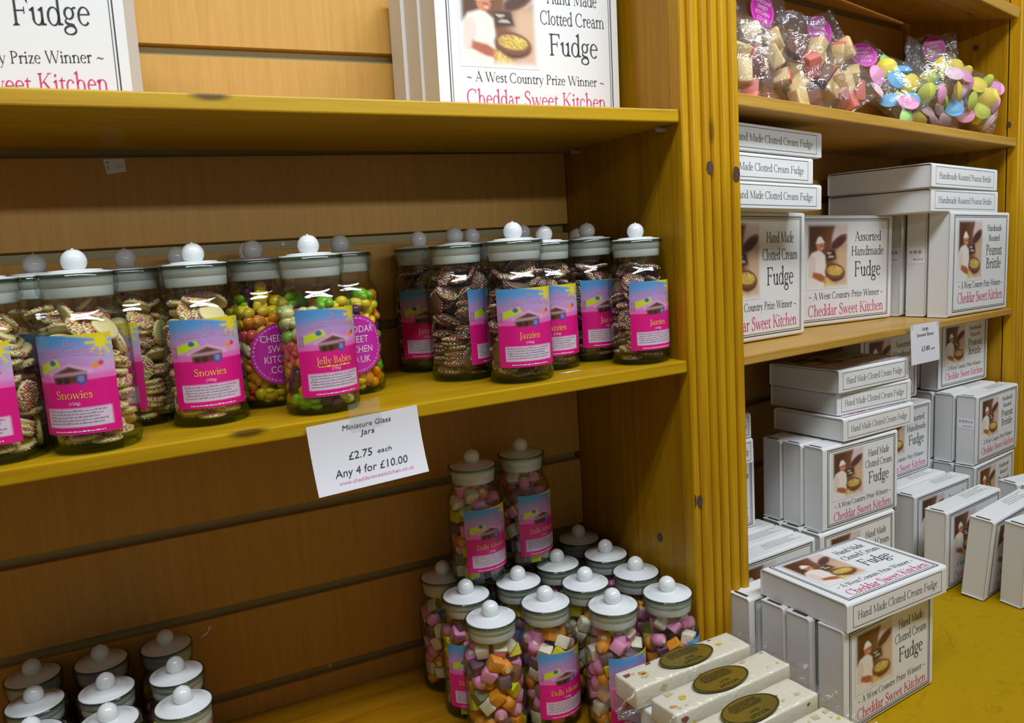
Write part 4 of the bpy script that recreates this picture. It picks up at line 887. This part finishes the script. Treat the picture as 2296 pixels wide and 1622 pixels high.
for i, (n, x, y, sc_, pk, az, fl, lb) in enumerate(MID):
    o = jar(x, y, z_mid(x) + .0002, lb, G_MID, pk, az, sc_)
    kd = fl.rstrip('*'); sm = 'baby_1' if kd == 'baby' else 'disc_%d' % (1 + i % 2)
    rest[kd] += fill(o, sm, kd, PHR.get(n, ''), 50 + i, not fl.endswith('*'), .93 if n in ('J6', 'J7') else 1.0)
G_LOW = 'jars of mixed fondants on the base board at the right'
s_ = .965
LOW = [('b1', -0.2252, 0.1859, None, 0, '*', 'unlabelled mixed fondant jar leftmost at the back of the lower cluster'),
 ('b2', -0.2228, 0.1210, 'dolly', 6, '', 'mixed fondant jar directly behind the foremost lower jar, label partly covered'),
 ('b3', -0.2219, 0.0560, None, 0, '', 'foremost mixed fondant jar on the base board, no label in view'),
 ('b4', -0.1583, 0.1214, 'dolly', 40, '*', 'mixed fondant jar under the stacked pair, right behind the foremost two'),
 ('b5', -0.1575, 0.0565, 'dolly', 33, '', 'mixed fondant jar with full label right of the foremost lower jar'),
 ('b6', -0.0969, 0.1407, None, 0, '*', 'mixed fondant jar under the right stacked jar, lid half in shade'),
 ('b7', -0.0965, 0.0760, None, 0, '*', 'mixed fondant jar in the middle of the lower cluster right of the labelled one'),
 ('b8', -0.1014, 0.0118, 'dolly', 42, '', 'mixed fondant jar with tilted-looking label right behind the nougat bars'),
 ('b9', -0.0334, 0.1335, None, 0, '*', 'mixed fondant jar by the side panel, third lid from the front'),
 ('b10', -0.0334, 0.1982, None, 0, '*', 'dark mixed fondant jar in the back corner of the lower cluster'),
 ('b11', -0.0334, 0.0689, None, 0, '*', 'mixed fondant jar by the side panel, second lid from the front'),
 ('b12', -0.0369, 0.0045, 'dolly', 88, '', 'mixed fondant jar rightmost in front, label turned away to the right'),
 ('h1', -0.1605, 0.1895, None, 0, '*', 'mixed fondant jar at the back wall beneath the stacked pair'),
 ('h2', -0.0976, 0.2052, None, 0, '*', 'mixed fondant jar at the back wall beneath the right stacked jar'),
 ('T1', -0.1910, 0.1550, 'dolly', 30, '', 'left jar of the pair stacked on other jar lids, mixed fondants with full label'),
 ('T2', -0.1235, 0.1670, 'dolly', 42, '*', 'right jar of the pair stacked on other jar lids, mixed fondants')]
PHL = {'b2': 'the lower jar behind the foremost', 'b3': 'the foremost lower jar', 'b5': 'the full-label lower jar', 'b8': 'the jar behind the nougat', 'b12': 'the rightmost front lower jar', 'T1': 'the left stacked jar'}
for i, (n, x, y, pk, az, fl, lb) in enumerate(LOW):
    z = ZB + .0002 + (.1402 * s_ if n[0] == 'T' else 0)
    o = jar(x, y, z, lb, G_LOW, pk, az, s_)
    rest['cube'] += fill(o, 'cube_%d' % (1 + i % 2), 'cube', PHL.get(n, ''), 90 + i, fl == '')
G_BL = 'lidded jars at the bottom left of the base board'
CL = [(-0.6485, 0.2073, 'lidded jar in the back row of the bottom left group, leftmost'), (-0.5882, 0.2025, 'lidded jar in the back row of the bottom left group, middle'), (-0.5276, 0.2012, 'lidded jar in the back row of the bottom left group, rightmost'),
      (-0.6415, 0.1473, 'lidded jar in the second row of the bottom left group, leftmost'), (-0.5820, 0.1359, 'lidded jar in the second row of the bottom left group, middle'), (-0.5215, 0.1323, 'lidded jar in the second row of the bottom left group, rightmost'),
      (-0.5792, 0.0750, 'lidded jar in the front row of the bottom left group, middle'), (-0.5189, 0.0698, 'brightly lit lidded jar rightmost in the front row of the bottom left group'), (-0.6386, 0.0868, 'lidded jar in the front row of the bottom left group, leftmost')]
for i, (x, y, lb) in enumerate(CL):
    o = jar(x, y, ZB + .0002, lb, G_BL, None, 0, .90)
    rest['cube'] += fill(o, 'cube_%d' % (1 + i % 2), 'cube', '', 130 + i, False)
merge_stuff('white_chocolate_discs', rest['white'], 'white chocolate discs in the jars hidden behind the front row', 'sweets')
merge_stuff('chocolate_discs', rest['brown'], 'brown sprinkled discs in the half hidden and shadowed jars', 'sweets')
merge_stuff('jelly_sweets', rest['baby'], 'jelly sweets in the shadowed back jar', 'sweets')
merge_stuff('fondant_sweets', rest['cube'], 'mixed fondant sweets in the back and shaded lower jars', 'sweets')

# ------------------------------------------------------------------ cartons, placed
LB = (.228, .160, .0318); SB = (.158, .112, .031); TB = (.209, .155, .0455)
RAD = math.degrees(RA)
def zt(x): return z_top(x)
G = 'large cartons on the top shelf'
carton('clotted', TB, -.1175, .092, zt(-.1335) + .0002, 0, 0, .75, label='large white fudge carton facing out on the top shelf beside the fluted post', group=G)
carton('clotted', TB, -.1185, .1382, zt(-.1335) + .0002, 0, 0, .75, label='large white carton second in the top shelf row, right behind the facing one', group=G)
carton('clotted', TB, -.1205, .1844, zt(-.1335) + .0002, 0, 0, .75, label='large white carton third and last of the top shelf row against the wall', group=G)
carton('clotted', TB, -.598, .112, zt(-.5955) + .0012, -15, 0, .75, label='large fudge carton at the top left corner of the photo on the top shelf', group=G)
def rb(s_, n): P = MR @ Vector((s_, n, 0)); return P.x, P.y
def on_b(x, y): s_ = (MR.inverted() @ Vector((x, y, 0))).x; return z_rb(s_) + .0012
G = 'cartons on the middle shelf of the carton bay'; TY = 1.85
x, y = .184, .1020; zb = -.3547 - .0095
zb = on_b(.182, .1015)
carton('clotted', (.222, .160, .0318), x, y, zb, 15, 0, TY, label='clotted cream fudge carton standing at the left end, partly behind the fluted post', group=G)
zb2 = on_b(.447, .208)
carton('assorted', (.240, .160, .0318), .447, .204, zb2, 8, 0, TY, label='assorted fudge carton standing to the right of the clotted cream one', group=G)
P5 = on_b(.7128, .1748)
carton('peanut', (.224, .160, .0325), .7108, .1728, P5, 13.5, 0, TY, label='peanut brittle carton facing out at the right end of the middle shelf', group=G)
carton('peanut', (.222, .160, .0318), .7070, .2098, P5, 13.5, 0, TY, label='peanut brittle carton edge-on with price sticker, second from the facing one', group=G, sticker=True)
carton('peanut', (.222, .160, .0290), .6955, .2440, P5, 12.5, 0, TY, label='peanut brittle carton edge-on with price sticker, last behind the facing one', group=G, sticker=True)
zl = zb + .1606
for i, (x, y, lb) in enumerate(((.1735, .056, 'lowest of the three lying cartons stacked above the left clotted cream carton'), (.1545, .051, 'middle of the three lying cartons stacked above the left clotted cream carton'), (.1755, .057, 'topmost of the three lying cartons, tucked under the bag shelf'))):
    carton('clotted', (.204, .160, .0312), x, y, zl + i * .0316, RAD, 0, TY, True, lb, G)
zp = P5 + .1610
x, y = rb(.612, .014)
carton('peanut', (.240, .160, .0345), x, y, zp, RAD - 1, 0, TY, True, 'lower of two peanut brittle cartons lying on the standing ones', G)
x, y = rb(.606, .012)
carton('peanut', (.240, .160, .0345), x, y, zp + .0350, RAD - .3, 0, TY, True, 'upper of two peanut brittle cartons lying on the standing ones', G)

G = 'small cartons on the counter'
carton('clotted', SB, .1535, -.1200, ZB + .0005, 7.4, 0, 0, label='front carton of the row under the lying one by the nougat, picture in full view', group=G)
for i, (dx, dy, lb) in enumerate(((-.0055, .0325, 'second carton edge-on in the row beside the nougat bars'), (-.009, .0655, 'third carton edge-on in the row beside the nougat bars'), (-.024, .1010, 'last carton edge-on, standing apart against the foot of the fluted post'))):
    carton('clotted', SB, .152 + dx, -.1167 + dy, ZB + .0005, 6.5, 0, 0, label=lb, group=G)
carton('clotted', SB, .1542, -.1294, ZB + .1126, 3.5, 0, 0, True, 'carton lying flat on top of the row beside the nougat bars', G)
z1_, z2_ = ZB + .0004, ZB + .1130
for i in range(3):
    c, s2 = math.cos(math.radians(5.6)), math.sin(math.radians(5.6)); d = .0327 * i
    nm = ('front', 'middle', 'back')[i]
    carton('clotted', SB, .3308 - s2 * d, .0760 + c * d, z1_, 5.6, 0, 0, label=nm + ' carton of the bottom row beneath the tall central stack', group=G)
    carton('clotted', SB, .3400 - s2 * d - .002 * i, .0800 + c * d, z2_, 5.6, 0, .6, label=nm + ' standing carton in the second layer of the tall central stack', group=G)
    carton('clotted', SB, .1640 - s2 * d, .0600 + c * d, z1_, 5.6, 0, 0, label=nm + ' standing carton low behind the fluted post, top print showing', group=G)
zs = z2_ + .1140
carton('clotted', SB, .3800, .0840, zs, 6.8, 0, .7, True, 'lowest of three lying cartons on the tall central stack', G)
carton('clotted', SB, .3850, .0960, zs + .0316, 4.6, 0, .7, True, 'middle of three lying cartons on the tall central stack', G)
carton('clotted', SB, .3815, .0930, zs + .0632, 7, 0, .7, True, 'topmost lying carton of the tall central stack, beside the price sign', G)
carton('clotted', (.130, .112, .031), .1450, .1350, z2_, 6, 0, 0, label='standing carton in the gap right of the fluted post, second layer', group=G)
carton('clotted', (.076, .112, .031), .1170, .0760, z2_ + .1128, 8, 0, 0, True, 'lower lying carton peeping out right of the fluted post', G)
carton('clotted', (.076, .112, .031), .1160, .0780, z2_ + .1444, 8, 0, 0, True, 'upper lying carton peeping out right of the fluted post', G)
for i, (x, y, lb) in enumerate(((.5491, .1128, 'assorted fudge carton standing behind the leaning one, picture half hidden'), (.5395, .1470, 'assorted carton second in the row right of the central stack'), (.5330, .1800, 'assorted carton at the back supporting another one above'))):
    carton('assorted', SB, x, y, z1_, 8.5, 0, .5, label=lb, group=G)
carton('assorted', SB, .5370, .1726, z2_ + .0008, 9, 0, .8, label='assorted fudge carton standing in the second layer right of the central stack', group=G)
carton('assorted', SB, .5420, .2020, z2_ + .1145, 9, 0, .8, label='assorted fudge carton high under the shelf, mostly behind the price sign', group=G)
carton('assorted', SB, .5224, .0442, z1_ + .0008, 10, 0, .4, label='assorted fudge carton standing alone on the counter right of the lying one', group=G)
carton('assorted', SB, .5382, .0016, z1_ + .0008, 12, 5.0, 0, label='carton leaning back at the right, left of the last one', group=G)
carton('assorted', SB, .5570, -.0519, z1_ + .0008, 2, 2.0, 0, label='nearest standing carton at the right edge of the counter', group=G)
carton('assorted', SB, .7120, .0499, z1_ + .0008, -3, 0, 0, label='carton at the far right edge behind the leaning cartons', group=G)
carton('assorted', SB, .7320, .0160, z1_ + .0008, 2, 0, 0, label='carton cut off at the right edge, in front of the far one', group=G)
for i in range(3):
    c, s2 = math.cos(math.radians(12)), math.sin(math.radians(12)); d = .0345 * i; nm = ('front', 'middle', 'back')[i]
    carton('peanut', SB, .7400 - s2 * d, .1600 + c * d, z1_, 13, 0, .8, label=nm + ' peanut brittle carton of the bottom layer by the right side panel', group=G)
    carton('peanut', SB, .7450 - s2 * d, .1607 + c * d, z2_ + .0012, 12, 0, .8, label=nm + ' peanut brittle carton of the middle layer by the right side panel', group=G, sticker=(i == 0))
carton('peanut', SB, .7420, .2200, z2_ + .1160, 8.5, 0, .8, label='peanut brittle carton on top of the right column, just under the shelf', group=G)
carton('peanut', SB, .7360, .2530, z2_ + .1160, 8.5, 0, .8, label='carton edge-on behind the top peanut brittle carton of the right column', group=G)

# ------------------------------------------------------------------ price signs
def sign(M, w, h, bend, label, lines, url=None, slant=0.0):
    me_n = 14
    fx = lambda x, y, o=0.0: (x - w / 2, -bend(y / h) - o, y - h)
    V = []; F = []
    for j in range(me_n + 1):
        for i in (0, .5, 1): V.append(fx(i * w, h * j / me_n))
    for j in range(me_n):
        for i in range(2): a = j * 3 + i; F.append((a, a + 1, a + 4, a + 3))
    n = len(V); V += [(x, y + .0004, z) for x, y, z in V]; F += [tuple(n + k for k in reversed(f)) for f in F]
    o = tag(mesh_obj('price_sign', me_from_py('price_sign', V, F, M_PAPER, smooth=True), None, M), label, 'sign')
    p = Print()
    for txt, cx, v, cap, wd in lines: p.sans(txt, cx * w, (1 - v) * h, cap, wd * w if wd else None, slant)
    mesh_obj('sign_text', p.mesh('sign_text', M_INK, lambda a, b: fx(a, b, .0004)), o)
    if url:
        p = Print(); p.sans(url[0], url[1] * w, (1 - url[2]) * h, url[3], url[4] * w, slant)
        mesh_obj('web_address', p.mesh('web_address', M_LILACINK, lambda a, b: fx(a, b, .0004)), o)
    return o
bend1 = lambda t: .0015 + .010 * max(0, (1 - t)) ** 2.2
sg = sign(TR(-.350, .0030, -.3605, 0, -.055), .0985, .0595, bend1, 'white paper price sign taped below the middle shelf of jars',
     [('Miniature Glass', .52, .155, .0046, .44), ('Jars', .52, .27, .0046, .13), ('£2.75', .42, .585, .0066, .215), ('each', .64, .575, .0040, .13), ('Any 4 for £10.00', .50, .80, .0066, .66)],
     ('www.cheddarsweetkitchen.co.uk', .53, .905, .0032, .68), .15)
mesh_obj('sticky_tape', me_from_py('sticky_tape', [(-.012, -.0022, .012), (.016, -.0022, .014), (.016, -.0022, -.012), (-.012, -.0022, -.013)], [(0, 1, 2, 3)], M_TAPE), sg)
Ps = MR @ Vector((.4345, -.0005, z_rb(.4345) + .002))
sg = sign(TR(Ps.x, Ps.y, Ps.z, RA - .02, .035), .0870, .0560, lambda t: .0015 + .003 * (1 - t), 'small white price sign taped to the carton bay shelf edge',
     [('Large', .50, .165, .0050, .22), ('Souvenir Boxes', .50, .315, .0050, .58), ('£3.80', .50, .69, .0068, .28), ('each', .75, .69, .0032, .14)])
for x in (-.052, .036):
    mesh_obj('sticky_tape', me_from_py('sticky_tape', [(x, -.0019, .0035), (x + .017, -.0019, .0035), (x + .016, -.0019, -.012), (x + .002, -.0019, -.011)], [(0, 1, 2, 3)], M_TAPE), sg)

# ------------------------------------------------------------------ cellophane bags on the shelf of the carton bay
SAUCER = lathe_me('rice_paper_saucer', [(0, .0062), (.006, .0056), (.011, .0034), (.0138, .0009), (.0150, .0006), (.0150, -.0006), (.0138, -.0009), (.011, -.0034), (.006, -.0056), (0, -.0062)], 28, [plain('x', (1, 1, 1, 1))])
PASTEL = [('yellow', (240, 218, 70)), ('blue', (112, 184, 226)), ('green', (166, 218, 130)), ('pink', (240, 160, 200)), ('pale pink', (246, 212, 222)), ('lime', (200, 210, 80))]
SAUCERS = []
for n_, c in PASTEL:
    me = SAUCER.copy(); me.materials.clear(); me.materials.append(col_mat('rice_paper_' + n_, c, .6)); SAUCERS.append(me)
def fudge_mesh(seed, c1, c2):
    r = random.Random(seed); bm = bmesh.new(); add_box(bm, -.014, .014, -.009, .009, -.0085, .0085, .0022, 2)
    for f in bm.faces: f.material_index = 1 if f.calc_center_median().x > .004 else 0; f.smooth = True
    for v in bm.verts: v.co += Vector((r.gauss(0, .0005), r.gauss(0, .0005), r.gauss(0, .0005)))
    return me_from_bm('fudge_piece', bm, [col_mat('fudge_a', c1, .55, bump=.4, bscale=700), col_mat('fudge_b', c2, .55, bump=.4, bscale=700)])
FUDGE = [fudge_mesh(1, (222, 192, 132), (206, 110, 96)), fudge_mesh(2, (206, 116, 100), (190, 90, 78)), fudge_mesh(3, (226, 198, 140), (226, 198, 140)), fudge_mesh(4, (120, 74, 52), (214, 128, 110))]
FUDGE_N = ['cream and pink fudge piece', 'pink fudge piece', 'cream fudge piece', 'brown and pink fudge piece']
flat_sticker = sticker_meshes(.021, lambda x, y: (x, -.0002, y), lambda x, y: (x, -.0005, y))

def bag(M, w, h, t, label, group, kind, count, phrase, seed, sticker=(0, .86, 0), crumple=.005, full=.66, mix=(4, 3, 3, 2)):
    """cellophane bag standing on its bottom seam: z up, opening flattened into a header at the top"""
    o = empty('cellophane_bag', M, label, 'bag', group)
    r = random.Random(seed); NU, NV = 26, 34
    def half(v): return t / 2 * (sst(0, .16, np.float64(v)) * (1 - sst(full - .12, full + .12, np.float64(v))) + .03 * (v > .5))
    def surf(u, v, s):
        ww = w / 2 * (1 - .10 * math.sin(PI * min(1, v / full)) if v < full else 1.0)
        b = half(v) * max(0, 1 - abs(u) ** 2.6) ** .5
        P = Vector((u * ww, s * b, v * h))
        nz = noise.noise_vector(P * 38 + Vector((seed, s * 3.1, 0))) + .6 * noise.noise_vector(P * 95 + Vector((seed, s * 5, 1)))
        return P + Vector((nz.x * crumple * .7, nz.y * crumple * (1.0 if abs(u) < .99 else .6), nz.z * crumple * .7 * (v > .02)))
    V = []; F = []
    for s in (-1, 1):
        b0 = len(V)
        for j in range(NV + 1):
            for i in range(NU + 1): V.append(surf(-1 + 2 * i / NU, j / NV, s))
        for j in range(NV):
            for i in range(NU):
                a = b0 + j * (NU + 1) + i; q = (a, a + 1, a + NU + 2, a + NU + 1); F.append(q if s < 0 else q[::-1])
    mesh_obj('film', me_from_py('film', V, F, M_FILM, smooth=True), o)
    if sticker:
        sx, sv, ang = sticker[:3]; tip = sticker[3] if len(sticker) > 3 else 0
        S = Matrix.Translation((sx * w, -t * .06 - crumple * .8 - .0015, sv * h)) @ Matrix.Rotation(math.radians(ang), 4, 'Y') @ Matrix.Rotation(math.radians(tip), 4, 'X')
        st = mesh_obj('sticker', flat_sticker[0], o, S); mesh_obj('sticker_lettering', flat_sticker[1], st); mesh_obj('ring_print', flat_sticker[2], st)
    # sweets: settle into layers from the bottom up, kept apart
    pts = []; tries = 0; gap = .0205 if kind == 'saucer' else .0225
    while len(pts) < count and tries < 20000:
        tries += 1
        v = .05 + (full - .08) * r.random() ** 1.0; hb = float(half(v)) * .80
        u = r.uniform(-.80, .80); y = r.uniform(-1, 1) * max(0, hb * (1 - abs(u) ** 2) ** .5 - .004); z = v * h
        p_ = Vector((u * w / 2 * .9, y, z))
        if all((p_ - q).length > gap for q in pts): pts.append(p_)
    for p_ in pts:
        if kind == 'saucer':
            i = r.randrange(6); q = Matrix.Rotation(r.uniform(0, 6.28), 4, 'Z') @ Matrix.Rotation(PI / 2 + r.uniform(-.75, .75), 4, 'X') @ Matrix.Rotation(r.uniform(-.6, .6), 4, 'Y')
            q = Matrix.Rotation(r.uniform(-.7, .7), 4, 'Z') @ Matrix.Rotation(PI / 2 + r.uniform(-.8, .8), 4, 'X')
            tag(mesh_obj('flying_saucer_sweet', SAUCERS[i], None, M @ Matrix.Translation(p_) @ q), PASTEL[i][0] + ' rice paper flying saucer sweet inside ' + phrase, 'sweet', PASTEL[i][0] + ' saucers inside ' + phrase)
        else:
            i = r.choices(range(4), mix)[0]; q = Matrix.Rotation(r.uniform(-1, 1), 4, 'Z') @ Matrix.Rotation(r.uniform(-1.6, 1.6), 4, 'Y') @ Matrix.Rotation(r.uniform(-.6, .6), 4, 'X')
            tag(mesh_obj('fudge_piece', FUDGE[i], None, M @ Matrix.Translation(p_) @ q), FUDGE_N[i] + ' inside ' + phrase, 'sweet', FUDGE_N[i] + 's inside ' + phrase)
    return o
def on_a(s_, n, up=0): P = MR @ Vector((s_, n, 0)); return Matrix.Translation((P.x, P.y, z_ra(s_) + up))
def bagM(s_, n, yaw=0, roll=0, lean=0, up=.001): return on_a(s_, n, up) @ Matrix.Rotation(RA + math.radians(yaw), 4, 'Z') @ Matrix.Rotation(math.radians(roll), 4, 'Y') @ Matrix.Rotation(math.radians(-lean), 4, 'X')
G = 'fudge bags on the carton bay shelf'
bag(bagM(.148, .075, -8, 8, 6, up=.007), .100, .150, .056, 'tall cellophane bag of pink fudge beside the fluted post, big magenta sticker', G, 'fudge', 15, 'the tall fudge bag by the post', 3, (-.02, .78, 6), full=.66, mix=(2, 5, 1, 2))
bag(bagM(.055, .022, -20, 4, 6, up=.002), .060, .085, .032, 'small cellophane bag of fudge in front of the tall one by the post', G, 'fudge', 4, 'the small fudge bag by the post', 5, None)
bag(bagM(.212, .040, -14, 3, 10, up=.002), .074, .125, .046, 'cellophane bag of cream fudge, second big bag from the post', G, 'fudge', 9, 'the second fudge bag', 7, None, full=.8)
bag(bagM(.352, .056, -12, -24, 12, up=.019), .084, .135, .048, 'slumped cellophane bag of cream and pink fudge with tilted magenta sticker', G, 'fudge', 10, 'the slumped fudge bag', 9, (-.05, .86, 24), full=.62)
G = 'flying saucer bags on the carton bay shelf'
bag(bagM(.492, .030, -10, -36, 34, up=.027), .088, .130, .042, 'small slumped cellophane bag of flying saucers, left of the largest', G, 'saucer', 14, 'the small saucer bag', 11, (.1, .88, 40))
bag(bagM(.770, .030, -6, -75, 6, up=.048), .090, .240, .054, 'largest cellophane bag of flying saucers lying along the shelf', G, 'saucer', 34, 'the largest saucer bag', 13, (-.30, .88, 80, -68), full=.78)
bag(bagM(.735, .108, -34, -3, 3, up=.004), .092, .180, .030, 'upright cellophane bag with magenta sticker behind the largest saucer bag', G, 'saucer', 12, 'the upright saucer bag', 17, (.0, .86, -4), full=.6)

# ------------------------------------------------------------------ nougat bars in cellophane on a low tray
M_NOUGAT = plain('nougat', srgb(240, 232, 206), .6, .3, .0, .35, 260)
M_GOLD = plain('gold_foil', (0.42, 0.34, 0.06, 1), .28); _b = [n for n in M_GOLD.node_tree.nodes if n.type == 'BSDF_PRINCIPLED'][0]; _b.inputs['Metallic'].default_value = .75
M_GOLDINK = plain('black_on_gold', (.03, .028, .01, 1), .5)
BITS = [col_mat('candied_' + n, c, .35) for n, c in (('purple', (74, 40, 50)), ('green', (84, 96, 50)), ('yellow', (226, 206, 40)), ('red', (160, 50, 40)), ('orange', (226, 160, 60)), ('nut', (222, 204, 150)))]
NL, NW, NH = .150, .036, .022
def nougat(M, label, seed, lab_x):
    o = empty('nougat_bar', M, label, 'nougat', 'wrapped nougat bars'); r = random.Random(seed)
    bm = bmesh.new(); add_box(bm, -NL / 2, NL / 2, -NW / 2, NW / 2, 0, NH, .0022, 3); bmesh.ops.subdivide_edges(bm, edges=[e for e in bm.edges if e.calc_length() > .03], cuts=10, use_grid_fill=True)
    for v in bm.verts: v.co += noise.noise_vector(v.co * 70 + Vector((seed, 0, 0))) * .0006
    for f in bm.faces: f.smooth = True
    b = mesh_obj('bar', me_from_bm('bar', bm, M_NOUGAT), o)
    bm = bmesh.new()
    for k in range(15):
        face = r.random() < .68; sz = r.uniform(.0014, .0044)
        P = Vector((r.uniform(-.47, .47) * NL, r.uniform(-.42, .42) * NW, NH - .0001)) if face else Vector((r.uniform(-.45, .45) * NL, -NW / 2 + .0001, r.uniform(.2, .8) * NH))
        if face and abs(P.x - lab_x) < .03: P.x += .045 if P.x > lab_x else -.045
        P.x = max(-.46 * NL, min(.46 * NL, P.x))
        n = r.randint(4, 6); mi = r.choices(range(6), (1, 1, 2, 1.2, 1.5, 5))[0]; a0 = r.random() * 6
        ring = []
        for i in range(n):
            a = a0 + 2 * PI * i / n; q = sz * r.uniform(.6, 1.1)
            ring.append(bm.verts.new(P + (Vector((q * math.cos(a) * 1.4, q * math.sin(a), .0005)) if face else Vector((q * math.cos(a) * 1.4, -.0005, q * math.sin(a))))))
        f = bm.faces.new(ring); f.material_index = mi
        c = bm.verts.new(P + (Vector((0, 0, .0009)) if face else Vector((0, -.0009, 0))))
    for v in [v for v in bm.verts if not v.link_faces]: bm.verts.remove(v)
    mesh_obj('candied_pieces', me_from_bm('candied_pieces', bm, BITS), b)
    # wrap: tube round the bar, running out past both ends into crumpled fins
    V = []; F = []; NS = 40; NR = 28
    for j in range(NS + 1):
        x = (-.5 + j / NS) * (NL + .052); e = max(0, abs(x) - NL / 2); k = sst(0, .012, np.float64(e))
        for i in range(NR):
            a = 2 * PI * i / NR; c, s = math.cos(a), math.sin(a)
            sq = 1 / max(abs(c), abs(s)) ** .85
            y = c * sq * (NW / 2 + .0016) * (1 + .12 * k); z = NH / 2 + s * sq * (NH / 2 + .0014) * (1 - .82 * k) - .002 * k
            P = Vector((x, y, z)); am = .0010 + .0075 * float(k)
            nz = noise.noise_vector(P * 55 + Vector((seed * 7, 0, 0)))
            V.append(P + Vector((nz.x * am * .6, nz.y * am, abs(nz.z) * am * 1.2 if k > 0 else nz.z * am * .4)))
    for j in range(NS):
        for i in range(NR): a = j * NR + i; b2 = j * NR + (i + 1) % NR; F.append((a, b2, b2 + NR, a + NR))
    mesh_obj('wrapper', me_from_py('wrapper', V, F, M_WRAP, smooth=True), o)
    n = 48; rx, ry = .0330, .0172
    vs = [(rx * math.cos(2 * PI * i / n), ry * math.sin(2 * PI * i / n), 0) for i in range(n)]
    L_ = mesh_obj('gold_label', me_from_py('gold_label', vs + [(a, b_, -.0003) for a, b_, _ in vs], [tuple(range(n))] + [(i, n + i, n + (i + 1) % n, (i + 1) % n) for i in range(n)], M_GOLD), o, Matrix.Translation((lab_x, 0, NH + .0030)))
    p = Print()
    p.sans('NOUGAT', 0, -.0085, .0042, .024, flip=True); p.sans('FRUIT', 0, -.0030, .0030, .012, flip=True)
    for k in range(6): p.scrawl(-.020 + .0012 * abs(k - 2), .020 - .0012 * abs(k - 2), .0015 + .0019 * k, .0011, seed + k, .6, 3)
    m_ = 60; ro = lambda f: [(rx * f * math.cos(2 * PI * i / m_), ry * f * math.sin(2 * PI * i / m_)) for i in range(m_)]
    A, B = ro(.97), ro(.93); p.add([[A[i], A[(i + 1) % m_], B[(i + 1) % m_], B[i]] for i in range(m_)], lambda x, y: (x, y))
    mesh_obj('label_print', p.mesh('label_print', M_GOLDINK, lambda x, y: (x, y, .0003)), L_)
    return o
NZ = -.6735
nougat(TR(-.0530, -.0430, NZ, math.radians(3.5)), 'nougat bar farthest back, next to the fondant jars, dark purple fruit at its end', 2, .003)
nougat(TR(-.0475, -.0950, NZ, math.radians(5)), 'second nougat bar from the jars', 5, -.002)
nougat(TR(-.0640, -.1480, NZ, math.radians(6)), 'third nougat bar from the jars', 9, .004)
nougat(TR(-.0720, -.2000, NZ, math.radians(6.5)), 'nearest nougat bar, cut off by the bottom edge of the photo', 13, .005)
bm = bmesh.new(); add_box(bm, -.118, .002, -.216, -.056, ZB + .0003, NZ - .0012, .002, 2)
thing_mesh('display_tray', me_from_bm('display_tray', bm, M_CARD), TR(0, 0, 0, 0), 'low plain white carton underneath the wrapped nougat bars', 'tray')
# scrap of wrapping at the right edge of the counter
V = []; F = []
for j in range(9):
    for i in range(9):
        P = Vector(((i / 8 - .5) * .06, (j / 8 - .5) * .045, .004)); nz = noise.noise_vector(P * 60); V.append(P + Vector((0, 0, abs(nz.z) * .009)))
for j in range(8):
    for i in range(8): a = j * 9 + i; F.append((a, a + 1, a + 10, a + 9))
thing_mesh('wrapper_scrap', me_from_py('wrapper_scrap', V, F, M_FILM, smooth=True), TR(.4930, -.1100, ZB, .4), 'crumpled clear wrapper lying at the right edge of the counter', 'wrapper')
